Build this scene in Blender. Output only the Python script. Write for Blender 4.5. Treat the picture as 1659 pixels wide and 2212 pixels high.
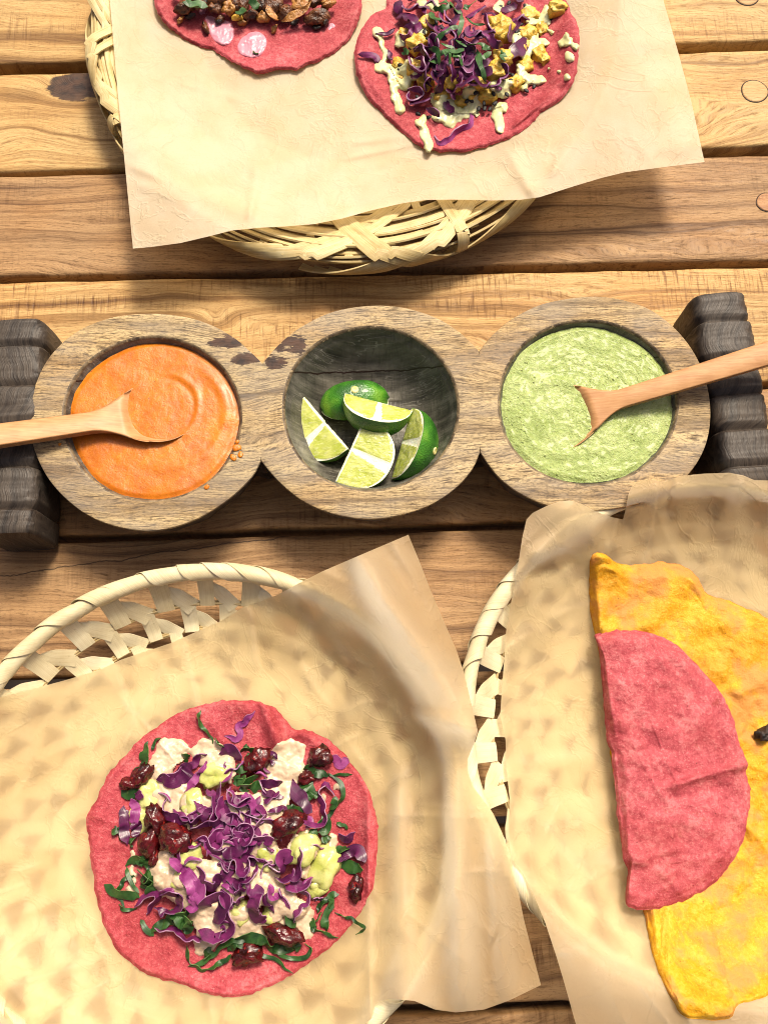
import bpy, math, random
import numpy as np

# ---------------------------------------------------------------- camera, sky, sun, exposure
scene = bpy.context.scene
for o in list(bpy.data.objects):
    bpy.data.objects.remove(o)
R = math.radians
CAM_H = 48.0            # cm above the table top
TILT = R(15.0)
FOC = 1853.0            # focal length in units of a 1659 x 2212 picture
cam_d = bpy.data.cameras.new("camera")
cam = bpy.data.objects.new("camera", cam_d)
scene.collection.objects.link(cam)
cam.location = (0, 0, CAM_H / 100)
cam.rotation_euler = (TILT, 0, 0)
cam_d.sensor_fit = 'VERTICAL'
cam_d.sensor_height = 36.0
cam_d.lens = 36.0 * FOC / 2212.0
cam_d.clip_start = 0.01
cam_d.clip_end = 50
scene.camera = cam

SUN_EL, SUN_AZ = 55.0, 24.0       # azimuth clockwise from +Y (top of the picture)
world = bpy.data.worlds.new("World")
scene.world = world
world.use_nodes = True
wn = world.node_tree
bg = wn.nodes['Background']
sky = wn.nodes.new('ShaderNodeTexSky')
sky.sky_type = 'NISHITA'
sky.sun_disc = False
sky.sun_elevation = R(SUN_EL)
sky.sun_rotation = R(SUN_AZ)
sky.dust_density = 8.0
sky.ozone_density = 0.0
sky.air_density = 0.35
wn.links.new(sky.outputs[0], bg.inputs[0])
bg.inputs[1].default_value = 0.10
sun_d = bpy.data.lights.new("sun", 'SUN')
sun_d.energy = 3.5
sun_d.angle = R(14.0)
sun_d.color = (1.0, 0.89, 0.70)
sun = bpy.data.objects.new("sun", sun_d)
scene.collection.objects.link(sun)
sun.rotation_euler = (R(90 - SUN_EL), 0, R(180 - SUN_AZ))
scene.view_settings.view_transform = 'Standard'
scene.view_settings.look = 'None'
scene.view_settings.gamma = 1.0
scene.view_settings.exposure = 0.47
scene.cycles.filter_width = 1.0
scene.cycles.max_bounces = 8
scene.cycles.transparent_max_bounces = 12

# ---------------------------------------------------------------- geometry helpers (all lengths in cm)
ct, st = math.cos(TILT), math.sin(TILT)
def P(x, y, z=0.0):
    """point of the place at height z seen at (x, y) of a 1659 x 2212 picture"""
    x = np.asarray(x, float); y = np.asarray(y, float); z = np.asarray(z, float)
    u = (x - 829.5) / FOC; v = (y - 1106.0) / FOC
    s = (CAM_H - z) / (ct + v * st)
    X = s * u; Y = s * (st - v * ct)
    return np.stack(np.broadcast_arrays(X, Y, z), -1)
def proj(p):
    p = np.asarray(p, float)
    X = p[..., 0]; Y = p[..., 1]; D = CAM_H - p[..., 2]
    dep = D * ct + Y * st
    up = Y * ct - D * st
    return np.stack([829.5 + FOC * X / dep, 1106.0 - FOC * up / dep], -1)

def _hash(i, j, k, seed):
    n = (i * 73856093) ^ (j * 19349663) ^ (k * 83492791) ^ (seed * 2654435761 & 0x7fffffff)
    n = n & 0x7fffffff
    n = (n ^ (n >> 13)) * 1274126177 & 0x7fffffff
    n = (n ^ (n >> 16)) * 1911520717 & 0x7fffffff
    n = n ^ (n >> 15)
    return (n & 0xffff) / 65535.0
def vnoise(x, y, z=0.0, seed=0):
    x, y, z = np.broadcast_arrays(np.asarray(x, float), np.asarray(y, float), np.asarray(z, float))
    i = np.floor(x).astype(np.int64); j = np.floor(y).astype(np.int64); k = np.floor(z).astype(np.int64)
    f = x - i; g = y - j; h = z - k
    f = f * f * (3 - 2 * f); g = g * g * (3 - 2 * g); h = h * h * (3 - 2 * h)
    def c(a, b, d): return _hash(i + a, j + b, k + d, seed)
    l0 = (c(0,0,0) * (1-f) + c(1,0,0) * f) * (1-g) + (c(0,1,0) * (1-f) + c(1,1,0) * f) * g
    l1 = (c(0,0,1) * (1-f) + c(1,0,1) * f) * (1-g) + (c(0,1,1) * (1-f) + c(1,1,1) * f) * g
    return (l0 * (1-h) + l1 * h) * 2 - 1
def fbm(x, y, z=0.0, seed=0, octv=3, gain=0.5):
    a, t = 1.0, 0.0
    x = np.asarray(x, float); y = np.asarray(y, float); z = np.asarray(z, float)
    for o in range(octv):
        t = t + a * vnoise(x * 2**o, y * 2**o, z * 2**o, seed + 17 * o)
        a *= gain
    return t
def sstep(a, b, x):
    t = np.clip((np.asarray(x, float) - a) / (b - a), 0, 1)
    return t * t * (3 - 2 * t)

def catmull(pts, n, closed=False):
    """resample a polyline (any dimension) smoothly to n points, even in arc length"""
    p = np.asarray(pts, float)
    if closed: q = np.vstack([p[-1], p, p[0], p[1]])
    else: q = np.vstack([2 * p[0] - p[1], p, 2 * p[-1] - p[-2]])
    out = []
    m = len(q) - 3
    for a in range(m):
        p0, p1, p2, p3 = q[a], q[a+1], q[a+2], q[a+3]
        for t in np.linspace(0, 1, 16, endpoint=False):
            out.append(0.5 * (2*p1 + (p2-p0)*t + (2*p0-5*p1+4*p2-p3)*t*t + (3*p1-p0-3*p2+p3)*t**3))
    out.append(q[-2]); out = np.array(out)
    d = np.concatenate([[0], np.cumsum(np.linalg.norm(np.diff(out, axis=0), axis=1))])
    s = np.linspace(0, d[-1], n, endpoint=not closed)
    return np.stack([np.interp(s, d, out[:, c]) for c in range(out.shape[1])], -1)
def polyres(pts, n):
    """resample a polyline linearly (corners kept sharp)"""
    p = np.asarray(pts, float)
    d = np.concatenate([[0], np.cumsum(np.linalg.norm(np.diff(p, axis=0), axis=1))])
    s = np.linspace(0, d[-1], n)
    return np.stack([np.interp(s, d, p[:, c]) for c in range(p.shape[1])], -1)

COL = scene.collection
WL = {}
def thing(name, label, cat, loc, group=None):
    o = bpy.data.objects.new(name, None)
    o.empty_display_size = 0.02
    COL.objects.link(o)
    o.location = [c / 100 for c in loc]
    WL[o] = np.array(loc, float)
    o["label"] = label; o["category"] = cat
    if group: o["group"] = group
    return o
def tag(o, label, cat, group=None):
    o["label"] = label; o["category"] = cat
    if group: o["group"] = group
    return o
def mk(name, V, F, mats, parent=None, midx=None, smooth=True, uv=None, kind=None, sharp=None):
    V = np.asarray(V, float)
    if parent is not None: base = WL[parent]
    else: base = np.array([V[:, 0].mean(), V[:, 1].mean(), V[:, 2].min()])
    me = bpy.data.meshes.new(name)
    me.from_pydata(((V - base) / 100).tolist(), [], [list(map(int, f)) for f in F])
    mats = mats if isinstance(mats, (list, tuple)) else [mats]
    for m in mats: me.materials.append(m)
    n = len(me.polygons)
    if midx is not None: me.polygons.foreach_set('material_index', np.asarray(midx, np.int32))
    me.polygons.foreach_set('use_smooth', np.full(n, smooth) if isinstance(smooth, bool) else np.asarray(smooth, bool))
    if uv is not None:
        l = me.uv_layers.new(name="UVMap")
        vi = np.empty(len(me.loops), np.int32); me.loops.foreach_get('vertex_index', vi)
        l.data.foreach_set('uv', np.asarray(uv, np.float32)[vi].ravel())
    me.update()
    if sharp or uv is not None: me.set_sharp_from_angle(angle=R(sharp or 40))
    o = bpy.data.objects.new(name, me)
    COL.objects.link(o)
    if parent is not None: o.parent = parent
    else: o.location = base / 100
    WL[o] = base
    if kind: o["kind"] = kind
    return o
class Join:
    """collects pieces into one mesh"""
    def __init__(s): s.V=[]; s.F=[]; s.M=[]; s.U=[]; s.n=0
    def add(s, V, F, M=None, U=None):
        V = np.asarray(V, float)
        s.V.append(V); s.F += [[i + s.n for i in f] for f in F]
        s.M += list(M) if M is not None else [0] * len(F)
        s.U.append(np.asarray(U, float) if U is not None else np.zeros((len(V), 2)))
        s.n += len(V)
    def build(s, name, mats, parent=None, **k):
        return mk(name, np.vstack(s.V), s.F, mats, parent, midx=s.M, uv=np.vstack(s.U), **k)

def gridF(n, m, wrap_n=False, wrap_m=False):
    F = []
    for i in range(n if wrap_n else n - 1):
        for j in range(m if wrap_m else m - 1):
            a = i * m + j; b = i * m + (j + 1) % m
            c = ((i + 1) % n) * m + (j + 1) % m; d = ((i + 1) % n) * m + j
            F.append((a, b, c, d))
    return F
def unit(v):
    v = np.asarray(v, float)
    return v / np.maximum(np.linalg.norm(v, axis=-1, keepdims=True), 1e-9)
def tangents(p):
    return unit(np.gradient(p, axis=0))
def ribbon(path, nrm, width, thick=0.05, crown=0.0, mslots=False):
    """flat strip along path; nrm = direction its broad face looks; returns V, F, M, U"""
    p = np.asarray(path, float); n = len(p)
    nrm = np.broadcast_to(np.asarray(nrm, float), p.shape)
    T = tangents(p)
    S = unit(np.cross(T, nrm)); N = unit(np.cross(S, T))
    w = np.broadcast_to(np.asarray(width, float), (n,))[:, None] / 2
    th = np.broadcast_to(np.asarray(thick, float), (n,))[:, None] / 2
    cr = np.broadcast_to(np.asarray(crown, float), (n,))[:, None]
    V = np.stack([p - S*w - N*th, p - S*w + N*th, p - S*w*0.5 + N*(th + cr*.75), p + N*(th + cr), p + S*w*0.5 + N*(th + cr*.75), p + S*w + N*th, p + S*w - N*th, p + N*(cr*.8 - th)], 1).reshape(-1, 3)
    F = gridF(n, 8, wrap_m=True)
    M = [1 if (f[0] % 8) in (0, 5) else 0 for f in F] if mslots else [0] * len(F)
    F = F + [tuple(range(7, -1, -1)), tuple(range((n-1)*8, n*8))]
    M = M + ([1, 1] if mslots else [0, 0])
    d = np.concatenate([[0], np.cumsum(np.linalg.norm(np.diff(p, axis=0), axis=1))])
    U = np.stack([np.repeat(d, 8), (np.array([0,0,.25,.5,.75,1,1,.5])[None, :] * (2*w)).ravel()], -1)
    return V, F, M, U
def tube(path, rad, m=10):
    p = np.asarray(path, float); n = len(p)
    T = tangents(p); ref = np.array([0, 0, 1.0]) + 1e-3
    S = unit(np.cross(T, ref)); N = np.cross(S, T)
    r = np.broadcast_to(np.asarray(rad, float), (n,))[:, None, None]
    a = np.linspace(0, 2*math.pi, m, endpoint=False)
    V = (p[:, None] + r * (np.cos(a)[None, :, None] * S[:, None] + np.sin(a)[None, :, None] * N[:, None])).reshape(-1, 3)
    F = gridF(n, m, wrap_m=True) + [tuple(range(m-1, -1, -1)), tuple(range((n-1)*m, n*m))]
    return V, F
def blob(c, r, seed, amp=0.25, freq=1.2, n=18, m=24, rot=0.0, boxy=0.0, octv=3):
    """uneven lump: r = three half sizes"""
    th = np.linspace(0, math.pi, n)[:, None]; ph = np.linspace(0, 2*math.pi, m, endpoint=False)[None]
    d = np.stack([np.sin(th)*np.cos(ph), np.sin(th)*np.sin(ph), np.cos(th)*np.ones_like(ph)], -1)
    if boxy:
        e = 1 - boxy
        d = np.sign(d) * np.abs(d) ** e
    k = 1 + amp * fbm(d[..., 0]*freq + seed*7.3, d[..., 1]*freq, d[..., 2]*freq, seed, octv)[..., None]
    d = d * k * np.asarray(r, float)
    c_, s_ = math.cos(rot), math.sin(rot)
    d = np.stack([d[..., 0]*c_ - d[..., 1]*s_, d[..., 0]*s_ + d[..., 1]*c_, d[..., 2]], -1)
    V = (d + np.asarray(c, float)).reshape(-1, 3)
    return V, [f[::-1] for f in gridF(n, m, wrap_m=True)]
# ---------------------------------------------------------------- materials
class Mat:
    def __init__(s, name):
        s.m = bpy.data.materials.new(name); s.m.use_nodes = True
        s.nt = s.m.node_tree; s.nt.nodes.clear()
        s.o = s.nt.nodes.new('ShaderNodeOutputMaterial')
    def n(s, t, props=None, **inp):
        nd = s.nt.nodes.new(t)
        for k, v in (props or {}).items(): setattr(nd, k, v)
        for k, v in inp.items(): s.set(nd.inputs[k.replace('_', ' ')], v)
        return nd
    def set(s, sock, v):
        if isinstance(v, bpy.types.NodeSocket): s.nt.links.new(v, sock)
        elif isinstance(v, (tuple, list)) and sock.type == 'RGBA' and len(v) == 3: sock.default_value = (*v, 1)
        else: sock.default_value = v
    def obj(s, scale=(100, 100, 100), off=(0, 0, 0), kind='Object'):
        tc = s.n('ShaderNodeTexCoord')
        mp = s.n('ShaderNodeMapping', Vector=tc.outputs[kind], Scale=scale, Location=off)
        return mp.outputs[0]
    def uvv(s, scale=(1, 1, 1)): return s.obj(scale, kind='UV')
    def vscale(s, v, scale, off=(0, 0, 0)): return s.n('ShaderNodeMapping', Vector=v, Scale=scale, Location=off).outputs[0]
    def noise(s, v, scale=1.0, detail=3.0, rough=0.5, dist=0.0, col=False):
        nd = s.n('ShaderNodeTexNoise', Vector=v, Scale=scale, Detail=detail, Roughness=rough, Distortion=dist)
        return nd.outputs['Color' if col else 'Fac']
    def voro(s, v, scale=1.0, feat='F1', rnd=1.0):
        nd = s.n('ShaderNodeTexVoronoi', {'feature': feat}, Vector=v, Scale=scale, Randomness=rnd)
        return nd.outputs['Distance']
    def math(s, op, a, b=0.0, c=0.0, clamp=False):
        nd = s.n('ShaderNodeMath', {'operation': op, 'use_clamp': clamp})
        for i, v in enumerate((a, b, c)): s.set(nd.inputs[i], v)
        return nd.outputs[0]
    def ramp(s, f, stops, interp='LINEAR'):
        nd = s.n('ShaderNodeValToRGB', Fac=f); cr = nd.color_ramp; cr.interpolation = interp
        while len(cr.elements) < len(stops): cr.elements.new(0.5)
        for e, (p, c) in zip(cr.elements, stops):
            e.position = p
            e.color = (c, c, c, 1) if isinstance(c, (int, float)) else (*c, 1)
        return nd.outputs[0]
    def mix(s, a, b, f, mode='MIX'):
        nd = s.n('ShaderNodeMix', {'data_type': 'RGBA', 'blend_type': mode, 'clamp_factor': True})
        s.set(nd.inputs[0], f); s.set(nd.inputs[6], a); s.set(nd.inputs[7], b)
        return nd.outputs[2]
    def bump(s, h, strength=0.5, dist=0.001, normal=None):
        nd = s.n('ShaderNodeBump', Height=h, Strength=strength, Distance=dist)
        if normal is not None: s.set(nd.inputs['Normal'], normal)
        return nd.outputs[0]
    def pbr(s, base, rough=0.6, normal=None, spec=0.5, **k):
        nd = s.n('ShaderNodeBsdfPrincipled')
        s.set(nd.inputs['Base Color'], base); s.set(nd.inputs['Roughness'], rough); s.set(nd.inputs['Specular IOR Level'], spec)
        if normal is not None: s.set(nd.inputs['Normal'], normal)
        for kk, v in k.items(): s.set(nd.inputs[kk.replace('_', ' ')], v)
        return nd.outputs[0]
    def shmix(s, a, b, f):
        nd = s.n('ShaderNodeMixShader'); s.set(nd.inputs[0], f); s.set(nd.inputs[1], a); s.set(nd.inputs[2], b)
        return nd.outputs[0]
    def done(s, sh):
        s.nt.links.new(sh, s.o.inputs[0]); return s.m

def wood_mat(name, dark, mid, light, knots=(), seed=0.0, streak=0.5, fibre=0.6, saw=0.25, grey=0.0, freq=1.0, rough=0.6, cracks=(), burn=.5, dk_=0.0, axis=0):
    m = Mat(name)
    v = m.obj()
    sep = m.n('ShaderNodeSeparateXYZ', Vector=v)
    X, Y = sep.outputs[0], sep.outputs[1]
    wv = m.vscale(v, (0.045, 0.16, 0.2), (seed, seed * 1.7, 0))
    warp = m.noise(wv, 1.0, 3.0, 0.5)
    if axis: X, Y = Y, X
    g = m.math('MULTIPLY_ADD', m.math('SUBTRACT', warp, 0.5), 5.0, Y)
    core = None
    for kx, ky, s_, A, dk in knots:
        dx = m.math('MULTIPLY', m.math('SUBTRACT', X, kx), 0.62); dy = m.math('SUBTRACT', Y, ky)
        d2 = m.math('DIVIDE', m.math('ADD', m.math('MULTIPLY', dx, dx), m.math('MULTIPLY', dy, dy)), s_ * s_)
        q = m.math('DIVIDE', A, m.math('ADD', d2, 1.0))
        g = m.math('ADD', g, q)
        cr = m.ramp(m.math('MULTIPLY', m.math('ADD', d2, m.math('MULTIPLY', m.math('SUBTRACT', m.noise(m.vscale(v, (.9, 2.6, 1)), 1.0, 4.0, .65), .5), burn)), 0.5), [(0.0, 1.0), (0.34, 0.95), (0.42, 0.0)])
        if dk: core = cr if core is None else m.math('MAXIMUM', core, cr)
    comb = m.n('ShaderNodeCombineXYZ')
    m.set(comb.inputs[0], m.math('MULTIPLY', X, 0.02)); m.set(comb.inputs[1], m.math('MULTIPLY', g, 1.6 * freq)); comb.inputs[2].default_value = seed
    bands = m.noise(comb.outputs[0], 1.0, 4.0, 0.6)
    comb2 = m.n('ShaderNodeCombineXYZ')
    m.set(comb2.inputs[0], m.math('MULTIPLY', X, 1.1)); m.set(comb2.inputs[1], m.math('MULTIPLY', g, 13.0)); comb2.inputs[2].default_value = seed
    fib = m.noise(comb2.outputs[0], 1.0, 3.0, 0.6)
    comb3 = m.n('ShaderNodeCombineXYZ')
    m.set(comb3.inputs[0], m.math('MULTIPLY', X, 4.6)); m.set(comb3.inputs[1], m.math('MULTIPLY', g, 22.0)); comb3.inputs[2].default_value = seed + 4
    fib2 = m.noise(comb3.outputs[0], 1.0, 2.0, 0.6)
    col = m.ramp(bands, [(0.28, dark), (0.42, mid), (0.55, light), (0.66, mid), (0.78, light)])
    dash = m.ramp(fib, [(0.30 + dk_, 1.0), (0.46 + dk_, 0.0)])
    col = m.mix(col, dark, m.math('MULTIPLY', dash, fibre))
    dash2 = m.ramp(fib2, [(0.33 + dk_, 1.0), (0.46 + dk_, 0.0)])
    col = m.mix(col, tuple(c * 0.55 for c in dark), m.math('MULTIPLY', dash2, fibre * 0.55))
    blot = m.noise(m.vscale(v, (0.10, 0.22, 0.2), (seed * 3, 1, 2)), 1.0, 4.0, 0.6)
    col = m.mix(col, m.mix(col, (1.0, 0.80, 0.52), 1.0, 'MULTIPLY'), m.ramp(blot, [(0.42, 0.0), (0.66, streak)]))
    b2 = m.noise(m.vscale(v, (0.07, 0.5, 0.2), (seed * 5, 7, 2)), 1.0, 4.0, 0.6)
    col = m.mix(col, m.mix(col, (0.52, 0.42, 0.36), 1.0, 'MULTIPLY'), m.ramp(b2, [(0.52, 0.0), (0.72, streak)]))
    sw = m.noise(m.vscale(v, (5.0, 0.35, 0.2), (seed, 3, 1)), 1.0, 2.0, 0.6)
    swm = m.noise(m.vscale(v, (0.14, 0.5, 0.2), (seed, 9, 1)), 1.0, 2.0, 0.6)
    swf = m.math('MULTIPLY', m.ramp(sw, [(0.50, 0.0), (0.66, 1.0)]), m.ramp(swm, [(0.45, 0.0), (0.62, saw)]))
    col = m.mix(col, m.mix(col, (0.45, 0.36, 0.30), 1.0, 'MULTIPLY'), swf)
    if grey:
        gm = m.noise(m.vscale(v, (0.22, 0.6, 0.2), (seed * 2, 5, 3)), 1.0, 5.0, 0.65)
        col = m.mix(col, (0.20, 0.175, 0.15), m.ramp(gm, [(0.42, 0.0), (0.62, grey)]))
    if core is not None:
        kc = m.ramp(m.noise(m.vscale(v, (1.6, 2.2, 1)), 1.0, 3.0, .6), [(0.35, (0.025, 0.014, 0.012)), (0.65, (0.075, 0.036, 0.022))])
        col = m.mix(col, kc, core)
    for cy, slope, amp, wd in cracks:
        yy = m.math('SUBTRACT', m.math('SUBTRACT', Y, m.math('MULTIPLY', X, slope)), cy)
        wob = m.noise(m.vscale(v, (0.35, 0.0, 0.0), (seed, 0, 0)), 1.0, 4.0, .6)
        yy = m.math('ABSOLUTE', m.math('ADD', yy, m.math('MULTIPLY', m.math('SUBTRACT', wob, .5), amp)))
        col = m.mix(col, tuple(c * 0.3 for c in dark), m.ramp(m.math('DIVIDE', yy, wd), [(0.35, 0.85), (1.0, 0.0)]))
    h = m.math('ADD', m.math('MULTIPLY', fib, 0.7), m.math('ADD', m.math('MULTIPLY', bands, 0.8), m.math('MULTIPLY', swf, -0.5)))
    nb = m.bump(h, 0.45, 0.0011)
    rg = m.ramp(fib, [(0.3, rough + 0.15), (0.7, rough - 0.08)])
    return m.done(m.pbr(col, rg, nb, 0.35))

def paper_mat(name, base, trans_col, tr=0.35, clear=0.10, rough=0.5, spec=0.3, blot=0.2):
    m = Mat(name)
    v = m.obj()
    n1 = m.noise(m.vscale(v, (0.35, 0.35, 0.35)), 1.0, 4.0, 0.6)
    n2 = m.noise(v, 9.0, 3.0, 0.7)
    c = m.mix(base, m.mix(base, (0.86, 0.76, 0.62), 1.0, 'MULTIPLY'), m.ramp(n1, [(0.40, 0.0), (0.62, blot * 2)]))
    c = m.mix(c, m.mix(c, (0.84, 0.80, 0.74), 1.0, 'MULTIPLY'), m.ramp(n2, [(0.4, 0.0), (0.7, 0.55)]))
    cr = m.noise(m.vscale(v, (0.22, 0.22, 0.22), (3, 1, 0)), 1.0, 5.0, 0.55, 0.6)
    ridge = m.math('ABSOLUTE', m.math('SUBTRACT', cr, 0.5))
    crinkle = m.ramp(ridge, [(0.0, 1.0), (0.022, 0.0)])
    cr2 = m.noise(m.vscale(v, (0.5, 0.5, 0.5), (8, 2, 0)), 1.0, 4.0, 0.5, 0.8)
    crinkle = m.math('ADD', crinkle, m.math('MULTIPLY', m.ramp(m.math('ABSOLUTE', m.math('SUBTRACT', cr2, 0.5)), [(0.0, 1.0), (0.03, 0.0)]), 0.6))
    hh = m.math('ADD', m.math('MULTIPLY', n2, 0.12), m.math('ADD', m.math('MULTIPLY', crinkle, 0.45), m.math('MULTIPLY', n1, 0.8)))
    nb = m.bump(hh, 0.35, 0.0016)
    d = m.pbr(c, rough, nb, spec)
    t = m.n('ShaderNodeBsdfTranslucent', Color=trans_col, Normal=nb).outputs[0]
    s1 = m.shmix(d, t, tr)
    tp = m.n('ShaderNodeBsdfTransparent', Color=(1.0, 0.90, 0.70)).outputs[0]
    return m.done(m.shmix(s1, tp, clear))

def tortilla_mat(name, deep, mid, pale, specks=(0.12, 0.02, 0.02), seed=0.0, rough=0.62, patch=None):
    m = Mat(name)
    v = m.obj()
    a = m.noise(m.vscale(v, (0.9, 0.9, 0.9), (seed, 0, 0)), 1.0, 5.0, 0.65)
    b = m.noise(v, 4.2, 3.0, 0.7)
    c = m.noise(v, 9.0, 4.0, 0.75)
    col = m.ramp(m.math('ADD', m.math('MULTIPLY', a, 0.55), m.math('MULTIPLY', b, 0.45)), [(0.35, deep), (0.50, mid), (0.68, pale)])
    col = m.mix(col, pale, m.ramp(c, [(0.55, 0.0), (0.66, 0.75)]))
    big = m.noise(m.vscale(v, (0.28, 0.28, 0.28), (seed * 1.3, 4, 0)), 1.0, 3.0, 0.55)
    col = m.mix(col, m.mix(col, (0.80, 0.66, 0.62), 1.0, 'MULTIPLY'), m.ramp(big, [(0.46, 0.0), (0.64, 0.7)]))
    tn = m.noise(m.vscale(v, (0.8, 0.8, 0.8), (seed + 7, 2, 0)), 1.0, 4.0, 0.7)
    col = m.mix(col, m.mix(col, (0.62, 0.55, 0.36), 1.0, 'MULTIPLY'), m.ramp(tn, [(0.62, 0.0), (0.70, 0.6)]))
    if patch:
        pn = m.noise(m.vscale(v, (0.42, 0.42, 0.42), (seed + 2, 1, 0)), 1.0, 4.0, 0.6)
        col = m.mix(col, patch, m.ramp(pn, [(0.46, 0.0), (0.58, 0.9)]))
    sp = m.voro(v, 2.6)
    spn = m.noise(m.vscale(v, (1.3, 1.3, 1.3), (9, 2, 0)), 1.0, 2.0)
    spf = m.math('MULTIPLY', m.ramp(sp, [(0.05, 1.0), (0.12, 0.0)]), m.ramp(spn, [(0.50, 0.0), (0.58, 0.9)]))
    col = m.mix(col, specks, spf)
    h = m.math('ADD', m.math('MULTIPLY', b, 0.5), m.math('ADD', m.math('MULTIPLY', c, 0.35), m.math('MULTIPLY', a, 0.6)))
    nb = m.bump(h, 0.75, 0.0017)
    return m.done(m.pbr(col, rough, nb, 0.3))

def soft_mat(name, c1, c2, scale=2.0, rough=0.4, bump=0.3, bscale=6.0, spec=0.5, c3=None, c3t=0.62, bd=0.001, sss=0.0, coat=0.0):
    m = Mat(name); v = m.obj()
    a = m.noise(v, scale, 4.0, 0.6)
    col = m.ramp(a, [(0.36, c1), (0.64, c2)])
    if c3:
        b = m.noise(m.vscale(v, (1, 1, 1), (5, 3, 1)), scale * 2.4, 3.0, 0.6)
        col = m.mix(col, c3, m.ramp(b, [(c3t, 0.0), (c3t + 0.08, 1.0)]))
    h = m.noise(v, bscale, 3.0, 0.6)
    k = {}
    if sss: k = dict(Subsurface_Weight=sss, Subsurface_Radius=(0.3, 0.15, 0.08), Subsurface_Scale=0.01)
    if coat: k['Coat_Weight'] = coat; k['Coat_Roughness'] = 0.15
    return m.done(m.pbr(col, rough, m.bump(h, bump, bd), spec, **k))

def leaf_mat(name, c1, c2, rough=0.4, tr=0.25, vein=None, spec=0.5):
    m = Mat(name); v = m.obj(); u = m.uvv()
    a = m.noise(v, 1.6, 4.0, 0.6)
    col = m.ramp(a, [(0.36, c1), (0.64, c2)])
    st_ = m.noise(m.vscale(u, (1.2, 14.0, 1)), 1.0, 2.0, .5)
    if vein: col = m.mix(col, vein, m.ramp(st_, [(0.60, 0.0), (0.78, 0.5)]))
    nb = m.bump(st_, 0.3, 0.0006)
    d = m.pbr(col, rough, nb, spec)
    t = m.n('ShaderNodeBsdfTranslucent', Color=col).outputs[0]
    return m.done(m.shmix(d, t, tr))

def straw_mat(name, c1, c2, c3, streak=18.0, rough=0.5, tr=0.12):
    m = Mat(name); u = m.uvv(); v = m.obj()
    oi = m.n('ShaderNodeObjectInfo').outputs['Random']
    a = m.noise(m.vscale(u, (0.35, streak, 1)), 1.0, 3.0, 0.6)
    b = m.noise(v, 0.9, 4.0, 0.6)
    col = m.ramp(m.math('ADD', m.math('MULTIPLY', a, .6), m.math('MULTIPLY', b, .4)), [(0.34, c1), (0.50, c2), (0.68, c3)])
    col = m.mix(col, m.mix(col, (0.86, 0.80, 0.66), 1.0, 'MULTIPLY'), m.math('MULTIPLY', oi, 0.7))
    sp = m.noise(m.vscale(v, (1, 1, 1), (4, 4, 4)), 2.4, 5.0, 0.7)
    col = m.mix(col, (0.22, 0.13, 0.05), m.ramp(sp, [(0.66, 0.0), (0.76, 0.6)]))
    nb = m.bump(a, 0.35, 0.0006)
    d = m.pbr(col, rough, nb, 0.4)
    t = m.n('ShaderNodeBsdfTranslucent', Color=col).outputs[0]
    return m.done(m.shmix(d, t, tr))

MT = {}
MT['paper_pale'] = paper_mat('pale_parchment', (0.80, 0.70, 0.53), (0.95, 0.84, 0.63), 0.42, 0.09, 0.55, 0.25, 0.26)
MT['paper_tan'] = paper_mat('tan_parchment', (0.85, 0.63, 0.37), (1.0, 0.98, 0.89), 0.72, 0.12, 0.42, 0.40, 0.26)
MT['paper_tan2'] = paper_mat('tan_parchment_b', (0.83, 0.62, 0.38), (1.0, 0.98, 0.89), 0.72, 0.12, 0.42, 0.40, 0.12)
MT['pink'] = tortilla_mat('pink_tortilla', (0.27, 0.024, 0.036), (0.41, 0.054, 0.070), (0.60, 0.17, 0.175))
MT['pink_fold'] = tortilla_mat('pink_tortilla_folded', (0.30, 0.034, 0.048), (0.42, 0.070, 0.086), (0.60, 0.20, 0.20), seed=5)
MT['yellow'] = tortilla_mat('yellow_crepe', (0.52, 0.215, 0.004), (0.66, 0.33, 0.008), (0.74, 0.46, 0.06), (0.20, 0.07, 0.01), 3.0, 0.5, (0.58, 0.235, 0.055))
MT['straw'] = straw_mat('reed_straw', (0.42, 0.30, 0.12), (0.62, 0.49, 0.24), (0.75, 0.65, 0.39))
MT['palm'] = straw_mat('palm_leaf', (0.62, 0.52, 0.31), (0.76, 0.67, 0.45), (0.83, 0.76, 0.56), 26.0, 0.5, 0.15)
MT['fibre'] = straw_mat('palm_fibre', (0.34, 0.24, 0.10), (0.50, 0.38, 0.19), (0.62, 0.50, 0.28), 40.0)
MT['cab'] = leaf_mat('cabbage_skin', (0.085, 0.007, 0.058), (0.20, 0.022, 0.125), 0.48, 0.10, (0.34, 0.08, 0.24))
MT['cab_edge'] = leaf_mat('cabbage_cut', (0.26, 0.09, 0.22), (0.50, 0.31, 0.43), 0.4, 0.2)
MT['cab2'] = leaf_mat('cabbage_bright', (0.19, 0.016, 0.125), (0.34, 0.065, 0.24), 0.45, 0.15, (0.58, 0.30, 0.48))
MT['cab_dark'] = leaf_mat('cabbage_dark', (0.042, 0.005, 0.030), (0.105, 0.011, 0.066), 0.33, 0.08, (0.18, 0.04, 0.15))
MT['cab_dark_edge'] = leaf_mat('cabbage_dark_cut', (0.20, 0.06, 0.19), (0.36, 0.17, 0.33), 0.4, 0.15)
MT['kale'] = leaf_mat('kale', (0.010, 0.040, 0.009), (0.036, 0.105, 0.020), 0.42, 0.14, (0.07, 0.16, 0.05))
MT['kale_edge'] = leaf_mat('kale_cut', (0.06, 0.15, 0.03), (0.12, 0.24, 0.06), 0.45, 0.2)
MT['herb'] = leaf_mat('herb', (0.022, 0.080, 0.018), (0.070, 0.175, 0.040), 0.42, 0.2, (0.14, 0.26, 0.08))
MT['herb_edge'] = leaf_mat('herb_cut', (0.10, 0.22, 0.05), (0.20, 0.34, 0.10), 0.45, 0.2)
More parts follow.
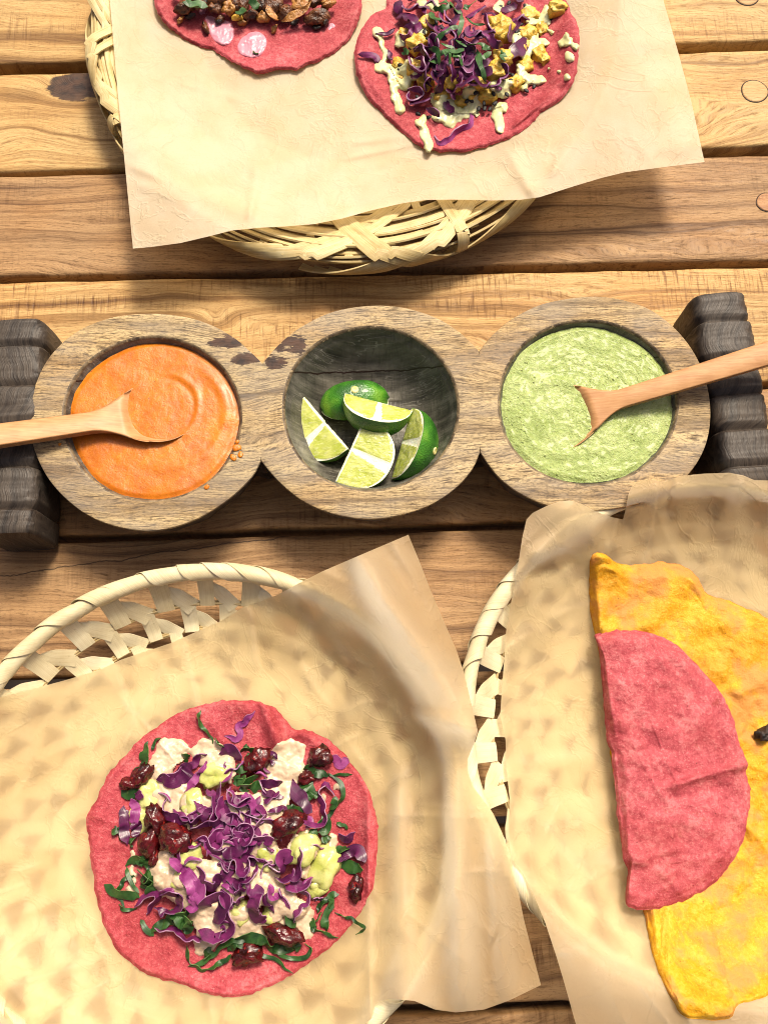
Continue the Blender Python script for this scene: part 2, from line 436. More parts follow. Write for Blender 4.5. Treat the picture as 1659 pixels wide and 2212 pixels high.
MT['cream'] = soft_mat('nut_cream', (0.52, 0.38, 0.255), (0.66, 0.50, 0.35), 1.2, 0.35, 0.25, 5.0, 0.5, (0.48, 0.33, 0.20), 0.68, 0.001, 0.1)
MT['green_cream'] = soft_mat('pale_green_cream', (0.58, 0.57, 0.27), (0.68, 0.67, 0.38), 1.2, 0.30, 0.18, 5.0, 0.5, (0.50, 0.50, 0.22), 0.72, 0.0008, 0.1)
MT['pink_cream'] = soft_mat('pink_cream', (0.55, 0.20, 0.265), (0.63, 0.27, 0.335), 1.2, 0.35, 0.12, 5.0, 0.5, (0.45, 0.12, 0.14), 0.73, 0.0008)
MT['avocado'] = soft_mat('avocado', (0.38, 0.41, 0.085), (0.58, 0.56, 0.23), 0.9, 0.30, 0.3, 4.0, 0.5, (0.55, 0.36, 0.17), 0.74, 0.001, 0.1)
MT['cran'] = soft_mat('dried_cranberry', (0.018, 0.002, 0.002), (0.095, 0.005, 0.007), 1.4, 0.24, 0.35, 4.0, 0.5, (0.22, 0.014, 0.010), 0.61, 0.002, coat=0.12)
MT['potato'] = soft_mat('roast_potato', (0.52, 0.29, 0.022), (0.70, 0.48, 0.075), 1.6, 0.42, 0.5, 5.0, 0.5, (0.24, 0.085, 0.010), 0.62, 0.0015)
MT['shroom'] = soft_mat('roast_mushroom', (0.040, 0.012, 0.005), (0.19, 0.065, 0.018), 1.5, 0.36, 0.8, 4.0, 0.5, (0.010, 0.006, 0.005), 0.58, 0.002)
MT['shroom_light'] = soft_mat('roast_mushroom_golden', (0.25, 0.085, 0.015), (0.52, 0.25, 0.06), 1.6, 0.38, 0.7, 4.0, 0.5, (0.020, 0.010, 0.007), 0.60, 0.002)
MT['char'] = soft_mat('charred_edge', (0.008, 0.006, 0.005), (0.035, 0.018, 0.010), 3.0, 0.45, 0.8, 7.0, 0.5)
MT['sesame'] = soft_mat('black_sesame', (0.003, 0.003, 0.003), (0.010, 0.009, 0.010), 3.0, 0.6, 0.3, 8.0)
MT['ground'] = soft_mat('dark_floor', (0.05, 0.035, 0.025), (0.09, 0.065, 0.045), 0.1, 0.9, 0.2, 1.0)
# ---------------------------------------------------------------- ground and table
g = 400.0
V = [(-g, -g, -76), (g, -g, -76), (g, g, -76), (-g, g, -76)]
gr = mk('ground', V, [(0, 1, 2, 3)], MT['ground'], smooth=False, kind='structure')

table = thing('wooden_table', 'slatted picnic table of wide golden brown planks under all the dishes', 'table', (0, 4, -76))
# gaps between planks: (upper edge y at x=0, at x=1659, lower edge y at x=0, at x=1659)
gaps = [(-99, -140, -77, -120), (137, 85, 160, 107), (370, 313, 381, 334), (596, 560, 609, 577), (869, 822, 880, 838),
        (1160, 1107, 1176, 1126), (1463, 1407, 1490, 1426), (1800, 1745, 1822, 1768), (2200, 2150, 2222, 2172)]
D1 = [(0.135, 0.062, 0.017), (0.345, 0.205, 0.072), (0.53, 0.355, 0.148)]
D2 = [(0.080, 0.037, 0.014), (0.245, 0.138, 0.060), (0.375, 0.228, 0.106)]
D3 = [(0.145, 0.066, 0.018), (0.355, 0.205, 0.070), (0.53, 0.345, 0.142)]
wood_args = [
    dict(c=D1, seed=1.3), dict(c=D1, seed=2.1, streak=.55, saw=.5, freq=.8),
    dict(c=D1, seed=3.7, freq=.75, streak=.55, knots=[('d', 165, 186, 1.35, 3.4), ('g', 50, 280, 1.8, -2.4), ('g', 560, 250, 2.0, 2.0), ('g', 1480, 275, 2.2, 2.4)]),
    dict(c=D2, seed=5.2, fibre=.75, streak=.5), dict(c=D3, seed=7.7, saw=.95, streak=.55, knots=[('g', 470, 690, .8, 1.2), ('g', 1240, 665, 1.2, 1.4)]),
    dict(c=D2, seed=8.4, streak=.55, saw=.7), dict(c=D2, seed=10.9, fibre=.7, streak=.35, saw=.3, crack=1),
    dict(c=D2, seed=12.6, fibre=.7), dict(c=D2, seed=14.2, saw=.9), dict(c=D2, seed=15.5, saw=.8)]
def plank(top, bot, args, seed):
    (y0a, y0b), (y1a, y1b) = top, bot
    a0, a1 = P(0, y0a), P(1659, y0b); b0, b1 = P(0, y1a), P(1659, y1b)
    c = (a0 + a1 + b0 + b1) / 4
    ang = math.atan2(*( ((a1 - a0) + (b1 - b0))[[1, 0]] ))
    L0, L1, n = -60.0, 60.0, 90
    ca, sa = math.cos(ang), math.sin(ang)
    loc = lambda p: np.array([(p - c)[0]*ca + (p - c)[1]*sa, -(p - c)[0]*sa + (p - c)[1]*ca])
    la0, la1, lb0, lb1 = map(loc, (a0, a1, b0, b1))
    xs = np.linspace(L0, L1, n)
    top_y = la0[1] + (xs - la0[0]) * (la1[1] - la0[1]) / (la1[0] - la0[0])
    bot_y = lb0[1] + (xs - lb0[0]) * (lb1[1] - lb0[1]) / (lb1[0] - lb0[0])
    top_y += 0.05 * fbm(xs * .6, 0, seed, seed, 4); bot_y += 0.06 * fbm(xs * .6, 5, seed, seed + 3, 4)
    prof = [(0, -2.4, 0), (0, -.22, 0), (.05, -.08, 0), (.18, -.012, 0), (.5, 0, 0), (1.2, 0.0, 0)]
    rows = []
    for x, ty, by in zip(xs, top_y, bot_y):
        row = [(x, ty - d, z) for d, z, _ in prof] + [(x, ty*(1-f) + by*f, 0) for f in (.3, .5, .7)] + [(x, by + d, z) for d, z, _ in prof[::-1]]
        rows.append(row)
    V = np.array(rows); k = V.shape[1]
    tp = np.abs(V[..., 2]) < .02
    V[..., 2] += np.where(tp, 0.018 * fbm(V[..., 0]*.25, V[..., 1]*.9, seed, seed, 3) - .02, 0)
    knots = []
    for kn in args.get('knots', ()):
        q = loc(P(kn[1], kn[2])); knots.append((q[0], q[1], kn[3], kn[4], kn[0] == 'd'))
    cracks = []
    if args.get('crack'):
        q0 = loc(P(0, 1245)); q1 = loc(P(560, 1165)); sl = (q1[1]-q0[1])/(q1[0]-q0[0])
        cracks = [(q0[1] - q0[0]*sl, sl, .9, .05)]
    mat = wood_mat('plank_wood', *args['c'], knots=knots, seed=args['seed'], streak=args.get('streak', .45), burn=1.2, fibre=args.get('fibre', .62),
                   saw=args.get('saw', .3), freq=args.get('freq', 1.0), cracks=cracks)
    F = [f[::-1] for f in gridF(n, k, wrap_m=True)] + [tuple(range(k)), tuple(range((n-1)*k + k - 1, (n-1)*k - 1, -1))]
    me = bpy.data.meshes.new('plank'); me.from_pydata((V.reshape(-1, 3) / 100).tolist(), [], F); me.materials.append(mat)
    me.polygons.foreach_set('use_smooth', np.ones(len(me.polygons), bool)); me.update()
    o = bpy.data.objects.new('plank', me); COL.objects.link(o)
    o.parent = table; o.location = (c - WL[table]) / 100; o.rotation_euler = (0, 0, ang)
    WL[o] = c
    return o, loc, mat
edges = [((-330, -375), (gaps[0][0], gaps[0][1]))]
for a, b in zip(gaps[:-1], gaps[1:]): edges.append(((a[2], a[3]), (b[0], b[1])))
edges.append(((gaps[-1][2], gaps[-1][3]), (2700, 2660)))
planks = []
for i, ((t, b), wa) in enumerate(zip(edges, wood_args)):
    planks.append(plank(t, b, wa, 11 + i * 5))
# round wooden plugs over the screws
plug_m = wood_mat('plug_wood', (0.26, .14, .06), (0.46, .30, .14), (.54, .37, .19), seed=21, freq=2.0)
ring_m = soft_mat('plug_gap', (0.02, .011, .006), (0.05, .026, .014), 2, .8, .3)
def plug(idx, x, y, rpx, tint=None):
    o, loc, _ = planks[idx]
    q = loc(P(x, y)); r = rpx / 33.0
    a = np.linspace(0, 2*math.pi, 40, endpoint=False)
    rr = [(1.13, -.02, 1), (1.09, .012, 1), (1.03, .006, 1), (1.0, .03, 0), (.93, .045, 0), (.5, .05, 0)]
    V = np.array([[(q[0] + r*k*math.cos(t)*(1+.03*math.sin(3*t+x)), q[1] + r*k*math.sin(t), z) for t in a] for k, z, _ in rr]).reshape(-1, 3)
    F = gridF(len(rr), 40, wrap_m=True); M = [rr[f[0] // 40 + 1][2] if rr[f[0]//40][2] else 0 for f in F]
    F = F + [tuple(range((len(rr)-1)*40, len(rr)*40))]; M.append(0)
    me = bpy.data.meshes.new('wood_plug'); me.from_pydata((V/100).tolist(), [], F); me.materials.append(tint or plug_m); me.materials.append(ring_m)
    me.polygons.foreach_set('material_index', np.array(M, np.int32)); me.update()
    p = bpy.data.objects.new('wood_plug', me); COL.objects.link(p); p.parent = o
plug_r = wood_mat('plug_wood_red', (0.22, .10, .05), (0.36, .19, .09), (.42, .24, .12), seed=23, freq=2.0)
plug(2, 1629, 197, 27); plug(3, 1656, 437, 21, plug_r); plug(1, 1612, -9, 25)
# cross battens and legs under the slats
bat_m = wood_mat('batten_wood', *D2, seed=30)
def box(x0, x1, y0, y1, z0, z1):
    V = [(x0,y0,z0),(x1,y0,z0),(x1,y1,z0),(x0,y1,z0),(x0,y0,z1),(x1,y0,z1),(x1,y1,z1),(x0,y1,z1)]
    return V, [(0,3,2,1),(4,5,6,7),(0,1,5,4),(1,2,6,5),(2,3,7,6),(3,0,4,7)]
for x in (-48, 48):
    V, F = box(x - 4, x + 4, -34, 42, -6.5, -2.45)
    mk('batten', V, F, bat_m, table, smooth=False)
    for y in (-28, 36):
        V, F = box(x - 3.5, x + 3.5, y - 3.5, y + 3.5, -76, -6.55)
        mk('leg', V, F, bat_m, table, smooth=False)
# ---------------------------------------------------------------- carved triple bowl
HZ = 4.2
o1 = [(567,783),(545,762),(510,731),(460,702),(400,683),(325,676),(240,685),(165,716),(110,766),(78,825),(63,885),(66,940),(80,988),(105,1035),(142,1077),(190,1113),(250,1137),(320,1147),(380,1138),(440,1114),(500,1074),(545,1030),(564,995)]
o2 = [(564,995),(582,1018),(612,1050),(660,1086),(720,1110),(790,1121),(860,1114),(930,1091),(985,1054),(1020,1014),(1037,977),(1035,757),(1020,741),(990,714),(940,684),(870,663),(800,659),(720,672),(650,705),(602,743),(567,783)]
o3 = [(1037,977),(1052,1000),(1082,1036),(1130,1070),(1200,1097),(1280,1103),(1380,1088),(1455,1052),(1500,1008),(1528,950),(1535,880),(1521,808),(1490,746),(1440,692),(1380,657),(1290,639),(1180,653),(1110,685),(1065,721),(1035,757)]
inn = [(329,904,191,176), (800,882,188,177), (1269,869,192,178)]
top_m = wood_mat('worn_bowl_top', (0.080, .050, .026), (0.30, .21, .105), (.52, .39, .20), seed=41, grey=.45, fibre=.95, freq=.55, streak=.5, burn=5.5, dk_=.05,
    knots=[(*(P(x, y, HZ)[:2] - P(800, 890, 0)[:2]), s_, .3, True) for x, y, s_ in ((490, 738, .62), (533, 772, .5), (628, 742, .72), (598, 780, .45))])
side_m = soft_mat('dark_carved_wood', (0.016, .012, .010), (0.070, .054, .045), 1.3, .55, .6, 4, .4, (0.11, .09, .075), .64, .002)
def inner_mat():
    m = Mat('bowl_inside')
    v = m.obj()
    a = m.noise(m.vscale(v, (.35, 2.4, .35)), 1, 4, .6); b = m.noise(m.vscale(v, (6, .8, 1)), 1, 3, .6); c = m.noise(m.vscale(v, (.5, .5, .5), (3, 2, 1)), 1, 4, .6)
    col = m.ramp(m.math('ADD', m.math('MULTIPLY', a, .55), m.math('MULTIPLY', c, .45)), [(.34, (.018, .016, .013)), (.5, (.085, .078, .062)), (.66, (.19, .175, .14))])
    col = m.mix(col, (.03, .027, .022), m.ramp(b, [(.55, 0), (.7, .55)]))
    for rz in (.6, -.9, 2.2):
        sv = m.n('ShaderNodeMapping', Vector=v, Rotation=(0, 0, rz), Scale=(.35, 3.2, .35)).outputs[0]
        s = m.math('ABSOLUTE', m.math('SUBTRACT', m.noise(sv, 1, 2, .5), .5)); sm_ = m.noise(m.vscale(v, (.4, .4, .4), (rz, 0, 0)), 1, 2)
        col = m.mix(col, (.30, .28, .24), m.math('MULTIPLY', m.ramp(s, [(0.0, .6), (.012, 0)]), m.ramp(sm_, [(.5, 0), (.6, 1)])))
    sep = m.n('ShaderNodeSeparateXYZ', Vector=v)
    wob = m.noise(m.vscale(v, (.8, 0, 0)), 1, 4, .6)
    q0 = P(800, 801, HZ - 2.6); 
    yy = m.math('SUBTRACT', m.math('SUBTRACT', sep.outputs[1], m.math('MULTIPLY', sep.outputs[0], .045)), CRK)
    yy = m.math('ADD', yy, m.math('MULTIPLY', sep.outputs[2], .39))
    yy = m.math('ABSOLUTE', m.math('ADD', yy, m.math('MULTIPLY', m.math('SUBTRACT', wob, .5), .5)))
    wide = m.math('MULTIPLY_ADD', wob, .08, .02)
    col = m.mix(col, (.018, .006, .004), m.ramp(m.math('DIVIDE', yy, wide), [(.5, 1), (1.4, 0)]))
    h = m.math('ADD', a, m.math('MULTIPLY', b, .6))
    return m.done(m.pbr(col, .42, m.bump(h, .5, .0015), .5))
holder = thing('salsa_holder', 'carved wooden triple bowl with dark notched end handles across the table', 'salsa holder', (*P(800, 890, 0)[:2], 0))
CRK = float(P(800, 803, 1.6)[1] - WL[holder][1]) + 1.6*.39 - .045 * float(P(800, 803, 1.6)[0] - WL[holder][0])
in_m = inner_mat()
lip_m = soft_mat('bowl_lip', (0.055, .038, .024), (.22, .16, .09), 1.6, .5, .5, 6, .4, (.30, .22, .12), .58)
bowlC = []
J = Join()
NA = 144
for bi, (ol, (cx, cy, rx, ry)) in enumerate(zip((o1, o2, o3), inn)):
    c = P(cx, cy, HZ)
    a = np.linspace(0, 2*math.pi, NA, endpoint=False)
    ip = P(cx + rx*np.cos(a)*(1 + .008*np.sin(3*a+bi)), cy - ry*np.sin(a)*(1 + .01*np.sin(2*a+bi)), HZ) - c
    iang = np.arctan2(ip[:, 1], ip[:, 0]); ir = np.hypot(ip[:, 0], ip[:, 1])
    # outer outline: smooth arcs between the notches, straight seams
    if bi == 0: arcs = [catmull(ol, 220)]; seams = [(ol[-1], ol[0])]
    elif bi == 1: arcs = [catmull(ol[:11], 110), catmull(ol[11:], 110)]; seams = [(ol[10], ol[11]), (ol[-1], ol[0])]
    else: arcs = [catmull(ol, 220)]; seams = [(ol[-1], ol[0])]
    pts, sm = [], []
    for k, ar in enumerate(arcs):
        pts.append(ar); sm += [0]*len(ar)
        s = polyres(seams[k], 30)[1:-1]; pts.append(s); sm += [1]*len(s)
    op = P(*np.vstack(pts).T, HZ) - c
    oang = np.arctan2(op[:, 1], op[:, 0]); orad = np.hypot(op[:, 0], op[:, 1]); sm = np.array(sm, float)
    idx = np.argsort(oang)
    th = np.linspace(-math.pi, math.pi, NA, endpoint=False)
    # put rays exactly through the notch corners
    for s in seams:
        for e in s:
            q = P(*e, HZ) - c; t = math.atan2(q[1], q[0]); th[np.argmin(np.abs((th - t + math.pi) % (2*math.pi) - math.pi))] = t
    th.sort()
    ro = np.interp(th, oang[idx], orad[idx], period=2*math.pi); sf = np.interp(th, oang[idx], sm[idx], period=2*math.pi)
    ii = np.argsort(iang); ri = np.interp(th, iang[ii], ir[ii], period=2*math.pi)
    bowlC.append((c, th, ri))
    taper = np.clip(1 - sf, 0, 1)
    carve = .16*np.abs(np.sin(th*9 + bi)) + .10*fbm(th*3, bi*3.0, 0, 5, 2)
    depth = 3.1
    prof = []   # (radius, z, material of the band that follows)
    for f in (0.02, .2, .4, .55, .68, .78, .86, .92, .955):
        prof.append((ri*f, HZ - depth*(1 - f**4.2) - .3*0 , 0))
    prof += [(ri*.975, HZ - .45 + 0*ri, 0), (ri*.988, HZ - .17 + 0*ri, 1), (ri + .02, HZ - .05 + 0*ri, 1), (ri + .10, HZ - .012 + 0*ri, 2), (ri + .22, HZ + 0*ri, 2)]
    for f in (.3, .6, .85): prof.append((ri + .22 + (ro - ri - .34)*f, HZ + 0*ri + .012*np.sin(th*5+bi*2), 2))
    prof += [(ro - .12*taper, HZ + 0*ri, 2), (ro - .035*taper, HZ - .03*taper, 2), (ro - .0*taper, HZ - .12*taper, 3),
             (ro - taper*(.05 + .3*carve), HZ - .55 + 0*ri, 3), (ro - taper*(.25 + .9*carve), HZ - 1.4 + 0*ri, 3), (ro - taper*(.45 + .5*carve), HZ - 2.3 + 0*ri, 3),
             (ro - taper*(.95 + .6*carve), HZ - 3.3 + 0*ri, 3), (ro - taper*(1.7 + .3*carve), .05 + 0*ri, 3), (ri*.4, .05 + 0*ri, 3)]
    V = np.stack([np.stack([c[0] + r*np.cos(th), c[1] + r*np.sin(th), z + 0*th], -1) for r, z, _ in prof], 0)
    n, mcount = V.shape[:2]
    jit = .012*fbm(V[..., 0]*1.5, V[..., 1]*1.5, V[..., 2]*1.5, 3, 2)
    V[..., 2] += np.where((V[..., 2] < HZ - .4) & (V[..., 2] > .2), jit*3, jit*.5)
    F = gridF(n, mcount, wrap_m=True)
    Mi = [prof[f[0] // mcount][2] for f in F]
    F.append(tuple(range(mcount - 1, -1, -1))); Mi.append(0)
    J.add(V.reshape(-1, 3), F[:-1], Mi[:-1])
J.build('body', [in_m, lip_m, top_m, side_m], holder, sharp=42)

def notched_bar(ax, bx, w, h, notches, seed):
    """carved square bar from ax to bx (top centre line), with cut notches"""
    a = np.array(ax, float); b = np.array(bx, float); L = np.linalg.norm(b - a); d = (b - a)/L; s = np.array([d[1], -d[0], 0])
    n = 220; t = np.linspace(0, 1, n)
    cut = np.zeros(n)
    for p in notches:
        u = (t - p)*L
        cut = np.maximum(cut, .24*np.clip(1 - u/.14, 0, 1)*(u >= 0) + .24*np.clip(1 + u/.42, 0, 1)**1.3*(u < 0))
    end = .14*np.exp(-np.minimum(t, 1-t)*L/.15)
    m = 28; al = np.linspace(0, 2*math.pi, m, endpoint=False)
    ex = .40
    rows = []
    for i in range(n):
        ww = w/2 - cut[i]*.75 - end[i]; hh = h/2 - cut[i]*.8 - end[i]*.6
        cx = np.sign(np.cos(al))*np.abs(np.cos(al))**ex; cz = np.sign(np.sin(al))*np.abs(np.sin(al))**ex
        p = a + d*L*t[i] + s[None]*(cx*ww)[:, None]; p = np.array(p); p[:, 2] = h/2 + cz*hh - (cut[i]*.8+end[i]*.6)*0
        rows.append(p)
    V = np.array(rows)
    V += .07*fbm(V[..., 0]*1.1, V[..., 1]*1.1, V[..., 2]*1.1, seed, 4, .6)[..., None]*np.array([1, .4, 1])
    return V.reshape(-1, 3), [f[::-1] for f in gridF(n, m, wrap_m=True)] + [tuple(range(m)), tuple(range(n*m-1, (n-1)*m-1, -1))]
bar_m = wood_mat('charred_bar', (0.006, .005, .004), (0.028, .021, .017), (.060, .047, .037), seed=52, grey=.10, fibre=.8, freq=1.3, rough=.5, axis=1)
V, F = notched_bar(P(34, 690, 4.3), P(6, 1152, 4.3), 3.3, 4.35, [.13, .32, .50, .70, .89], 3)
mk('handle', V, F, bar_m, holder, sharp=26)
V, F = notched_bar(P(1556, 632, 4.3), P(1630, 1040, 4.3), 3.25, 4.35, [.15, .36, .55, .73, .92], 7)
mk('handle', V, F, bar_m, holder, sharp=26)

# ---------------------------------------------------------------- salsas
def salsa(name, bi, z0, hfun, mat, label, nr=64):
    c, th, ri = bowlC[bi]
    t = np.linspace(0, 2*math.pi, 160, endpoint=False)
    r_ = np.interp(t, th, ri, period=2*math.pi)
    fr = np.linspace(0, 1, nr)[:, None]
    fit = .972 + .012*np.sin(t*2 + bi) + .008*np.sin(5*t)
    X = c[0] + fr*fit*r_*np.cos(t); Y = c[1] + fr*fit*r_*np.sin(t)
    Z = z0 + hfun(X, Y, fr + 0*t) - .10*sstep(.93, 1, fr) * np.ones_like(t)
    V = np.stack([X, Y, Z], -1).reshape(-1, 3)
    F = gridF(nr, 160, wrap_m=True)
    return tag(mk(name, V, F, mat), label, 'salsa')
def salsa_mat(name, c1, c2, c3, rough, bump, seeds, bub, coat=.3):
    m = Mat(name); v = m.obj()
    a = m.noise(m.vscale(v, (.45, .45, .45)), 1, 4, .6, 1.0); b = m.noise(v, 4.0, 4, .65); f = m.noise(v, 14.0, 3, .7)
    col = m.ramp(m.math('ADD', m.math('MULTIPLY', a, .6), m.math('MULTIPLY', b, .4)), [(.38, c1), (.52, c2), (.64, c3)])
    sp = m.voro(v, 2.4); sn = m.noise(v, 1.1, 2)
    col = m.mix(col, seeds, m.math('MULTIPLY', m.ramp(sp, [(.06, 1), (.12, 0)]), m.ramp(sn, [(.48, 0), (.56, .85)])))
    bb = m.voro(v, bub); bn = m.noise(v, .55, 3)
    bm = m.math('MULTIPLY', m.ramp(bb, [(.10, 1), (.24, 0)]), m.ramp(bn, [(.47, 0), (.58, 1)]))
    h = m.math('ADD', m.math('MULTIPLY', b, 1.0), m.math('ADD', m.math('MULTIPLY', f, .35), m.math('MULTIPLY', bm, -.5)))
    col = m.mix(col, tuple(k*.6 for k in c1), m.math('MULTIPLY', bm, .65))
    return m.done(m.pbr(col, rough, m.bump(h, bump, .0022), .5, Subsurface_Weight=.12, Subsurface_Radius=(.4, .2, .08), Subsurface_Scale=.008, Coat_Weight=coat, Coat_Roughness=.15))
SZ1, SZ2 = 3.80, 3.82
sc1 = P(348, 884, SZ1)
def h_orange(X, Y, fr):
    d = np.hypot(X - sc1[0], Y - sc1[1]); a = np.arctan2(Y - sc1[1], X - sc1[0])
    z = .04*fbm(X*.55, Y*.55, 1, 4, 3) + .012*fbm(X*2.4, Y*2.4, 1, 6, 2)
    z += .05*np.exp(-((d - 2.05 - .10*np.sin(a*2))/.20)**2)*sstep(-.2, .8, np.cos(a - .2)) - .03*np.exp(-((d - 1.85)/.15)**2)*sstep(-.2, .8, np.cos(a - .2))
    z += .03*np.exp(-(d/1.4)**2)
    e = np.hypot((X - sc1[0] - .5)/1.0, (Y - sc1[1] + .3)); z += .06*np.exp(-((e - 3.1)/.25)**2)*sstep(.1, .9, np.cos(a + .2))
    return z
so = salsa('orange_salsa', 0, SZ1, h_orange, salsa_mat('orange_salsa', (.43, .108, .001), (.53, .148, .002), (.59, .195, .007), .40, .22, (.20, .03, .004), 9.0, .10),
      'smooth orange salsa filling the left bowl of the carved holder')
sc2 = P(1205, 900, SZ2)
def h_green(X, Y, fr):
    d = np.hypot(X - sc2[0], Y - sc2[1])
    return .05*fbm(X*.6, Y*.6, 2, 9, 3) + .035*fbm(X*3.2, Y*3.2, 2, 8, 3) + .07*np.exp(-((d - 2.1)/.28)**2)*(X < sc2[0] + 1.0)
salsa('green_salsa', 2, SZ2, h_green, salsa_mat('green_salsa', (.265, .345, .085), (.375, .455, .15), (.48, .545, .235), .30, .75, (.03, .09, .012), 3.4, .10),
      'lumpy pale green salsa filling the right bowl of the carved holder', 90)

# ---------------------------------------------------------------- spoons
def drip(bi, lst, salsa_ob, k):
    q = [P(x, y, HZ) for x, y, r in lst]
    for p, (x, y, r) in zip(q, lst):
        V, F = blob(p + np.array([0, 0, .01]), (r/39., r/39.*.8, .06), int(x), .25, 1.4, 10, 16, x)
        mk('drip', V, F, salsa_ob.data.materials[0], salsa_ob)
def spoon_mat():
    m = Mat('spoon_wood'); v = m.obj()
    a = m.noise(m.vscale(v, (.5, 9, 3)), 1, 3, .6); b = m.noise(v, 1.0, 3)
    col = m.ramp(m.math('ADD', m.math('MULTIPLY', a, .6), m.math('MULTIPLY', b, .4)), [(.36, (.39, .185, .072)), (.64, (.54, .295, .130))])
    return m.done(m.pbr(col, .45, m.bump(a, .2, .0005), .4))
drip(0, [(512, 968, 9), (520, 982, 7), (505, 988, 8), (513, 955, 5), (447, 1052, 6), (130, 960, 4)], so, 0)
spm = spoon_mat()
def spoon(label, C, D, roll, Lh, hw, seed):
    """C bowl centre (rim height), D point the handle runs to"""
    C = np.array(C); D = np.array(D)
    e = unit(D - C); s = unit(np.cross([0, 0, 1], e)); n = np.cross(e, s)
    s, n = s*math.cos(roll) + n*math.sin(roll), n*math.cos(roll) - s*math.sin(roll)
    us = np.concatenate([np.linspace(-2.1, 1.2, 26), np.linspace(1.3, 3.4, 22), np.linspace(3.6, Lh, 40)])
    m = 17; tt = np.linspace(-1, 1, m)
    rows = []
    for u in us:
        q = max(0, 1 - (u/2.12)**2)
        wb = 1.95*math.sqrt(q) if u < 2.1 else 0
        tr = sstep(.55, 3.9, u)
        whl = hw[0] + (hw[1] - hw[0])*max(0, (u - 3.5)/(Lh - 3.5))
        flare = whl + 1.28*(1 - tr)**1.25 if u > .2 else 0
        w = max(wb, flare if u > .9 else 0, .03)
        dep = .85*q if u < 2.1 else 0
        dep = dep*(1 - sstep(1.5, 2.12, u)) if u > 0 else dep
        th = .30 + .32*sstep(1.2, 3.6, u)
        crown = .10*sstep(2.2, 4, u)
        rise = .02*max(0, u-3)**1.5*.35
        topz = rise - dep*(1 - np.abs(tt)**2.2) + crown*(1 - tt**2) - .10*sstep(2.0, 3.0, u)*0
        botz = rise - dep*(1 - np.abs(tt)**2.2) - th*np.sqrt(np.clip(1 - np.abs(tt)**(3 + 3*sstep(2, 4, u)), 0, 1)) - .02
        top = C + e*u + s*(tt*w)[:, None] + n*topz[:, None]
        bot = C + e*u + s*(tt*w*.97)[:, None] + n*botz[:, None]
        rows.append(np.vstack([top, bot[::-1]]))
    V = np.array(rows); k = 2*m
    F = gridF(len(us), k, wrap_m=True) + [tuple(range(k-1, -1, -1)), tuple(range((len(us)-1)*k, len(us)*k))]
    ob = mk('wooden_spoon', V.reshape(-1, 3), F, spm)
    return tag(ob, label, 'spoon', 'wooden spoons in the salsas')
spoon('smooth wooden spoon dipped in the orange salsa with handle pointing left', P(345, 888, SZ1 + .02), P(0, 940, 5.45), R(8), 15.5, (.60, .78), 1)
spoon('smooth wooden spoon dipped in the green salsa with handle pointing right', P(1203, 902, SZ2 - .16), P(1659, 765, 6.1), R(-2), 16.5, (.52, .76), 2)

# ---------------------------------------------------------------- lime wedges
def rind_mat():
    m = Mat('lime_rind'); v = m.obj()
    a = m.noise(m.vscale(v, (.5, .5, .5)), 1, 3, .5); p = m.voro(v, 11.0)
    col = m.ramp(a, [(.38, (.018, .095, .008)), (.50, (.050, .20, .012)), (.64, (.17, .36, .03))])
    col = m.mix(col, (.010, .05, .006), m.ramp(p, [(.05, .4), (.25, 0)]))
    return m.done(m.pbr(col, .28, m.bump(p, .35, .0009), .5, Coat_Weight=.2))
def flesh_mat():
    m = Mat('lime_flesh'); v = m.obj()
    a = m.noise(m.vscale(v, (1, 1, 1)), 1.4, 3, .6); b = m.noise(m.vscale(v, (2.2, 5.5, 3)), 1.4, 3, .6, .5)
    col = m.ramp(a, [(.36, (.47, .54, .065)), (.64, (.70, .73, .22))])
    col = m.mix(col, (.78, .80, .46), m.ramp(b, [(.52, 0), (.68, .55)]))
    nb = m.bump(b, .4, .001)
    d = m.pbr(col, .18, nb, .5, Subsurface_Weight=.4, Subsurface_Radius=(.6, .6, .2), Subsurface_Scale=.01, Coat_Weight=.5, Coat_Roughness=.1)
    t = m.n('ShaderNodeBsdfTranslucent', Color=(.6, .7, .15, 1)).outputs[0]
    return m.done(m.shmix(d, t, .25))
rind_m, flesh_m = rind_mat(), flesh_mat()
pith_m = soft_mat('lime_pith', (.70, .72, .46), (.84, .84, .68), 2, .4, .3, 8, .5, sss=.2)
stem_m = soft_mat('lime_stem_scar', (.55, .48, .10), (.76, .70, .32), 3, .5, .4, 8)
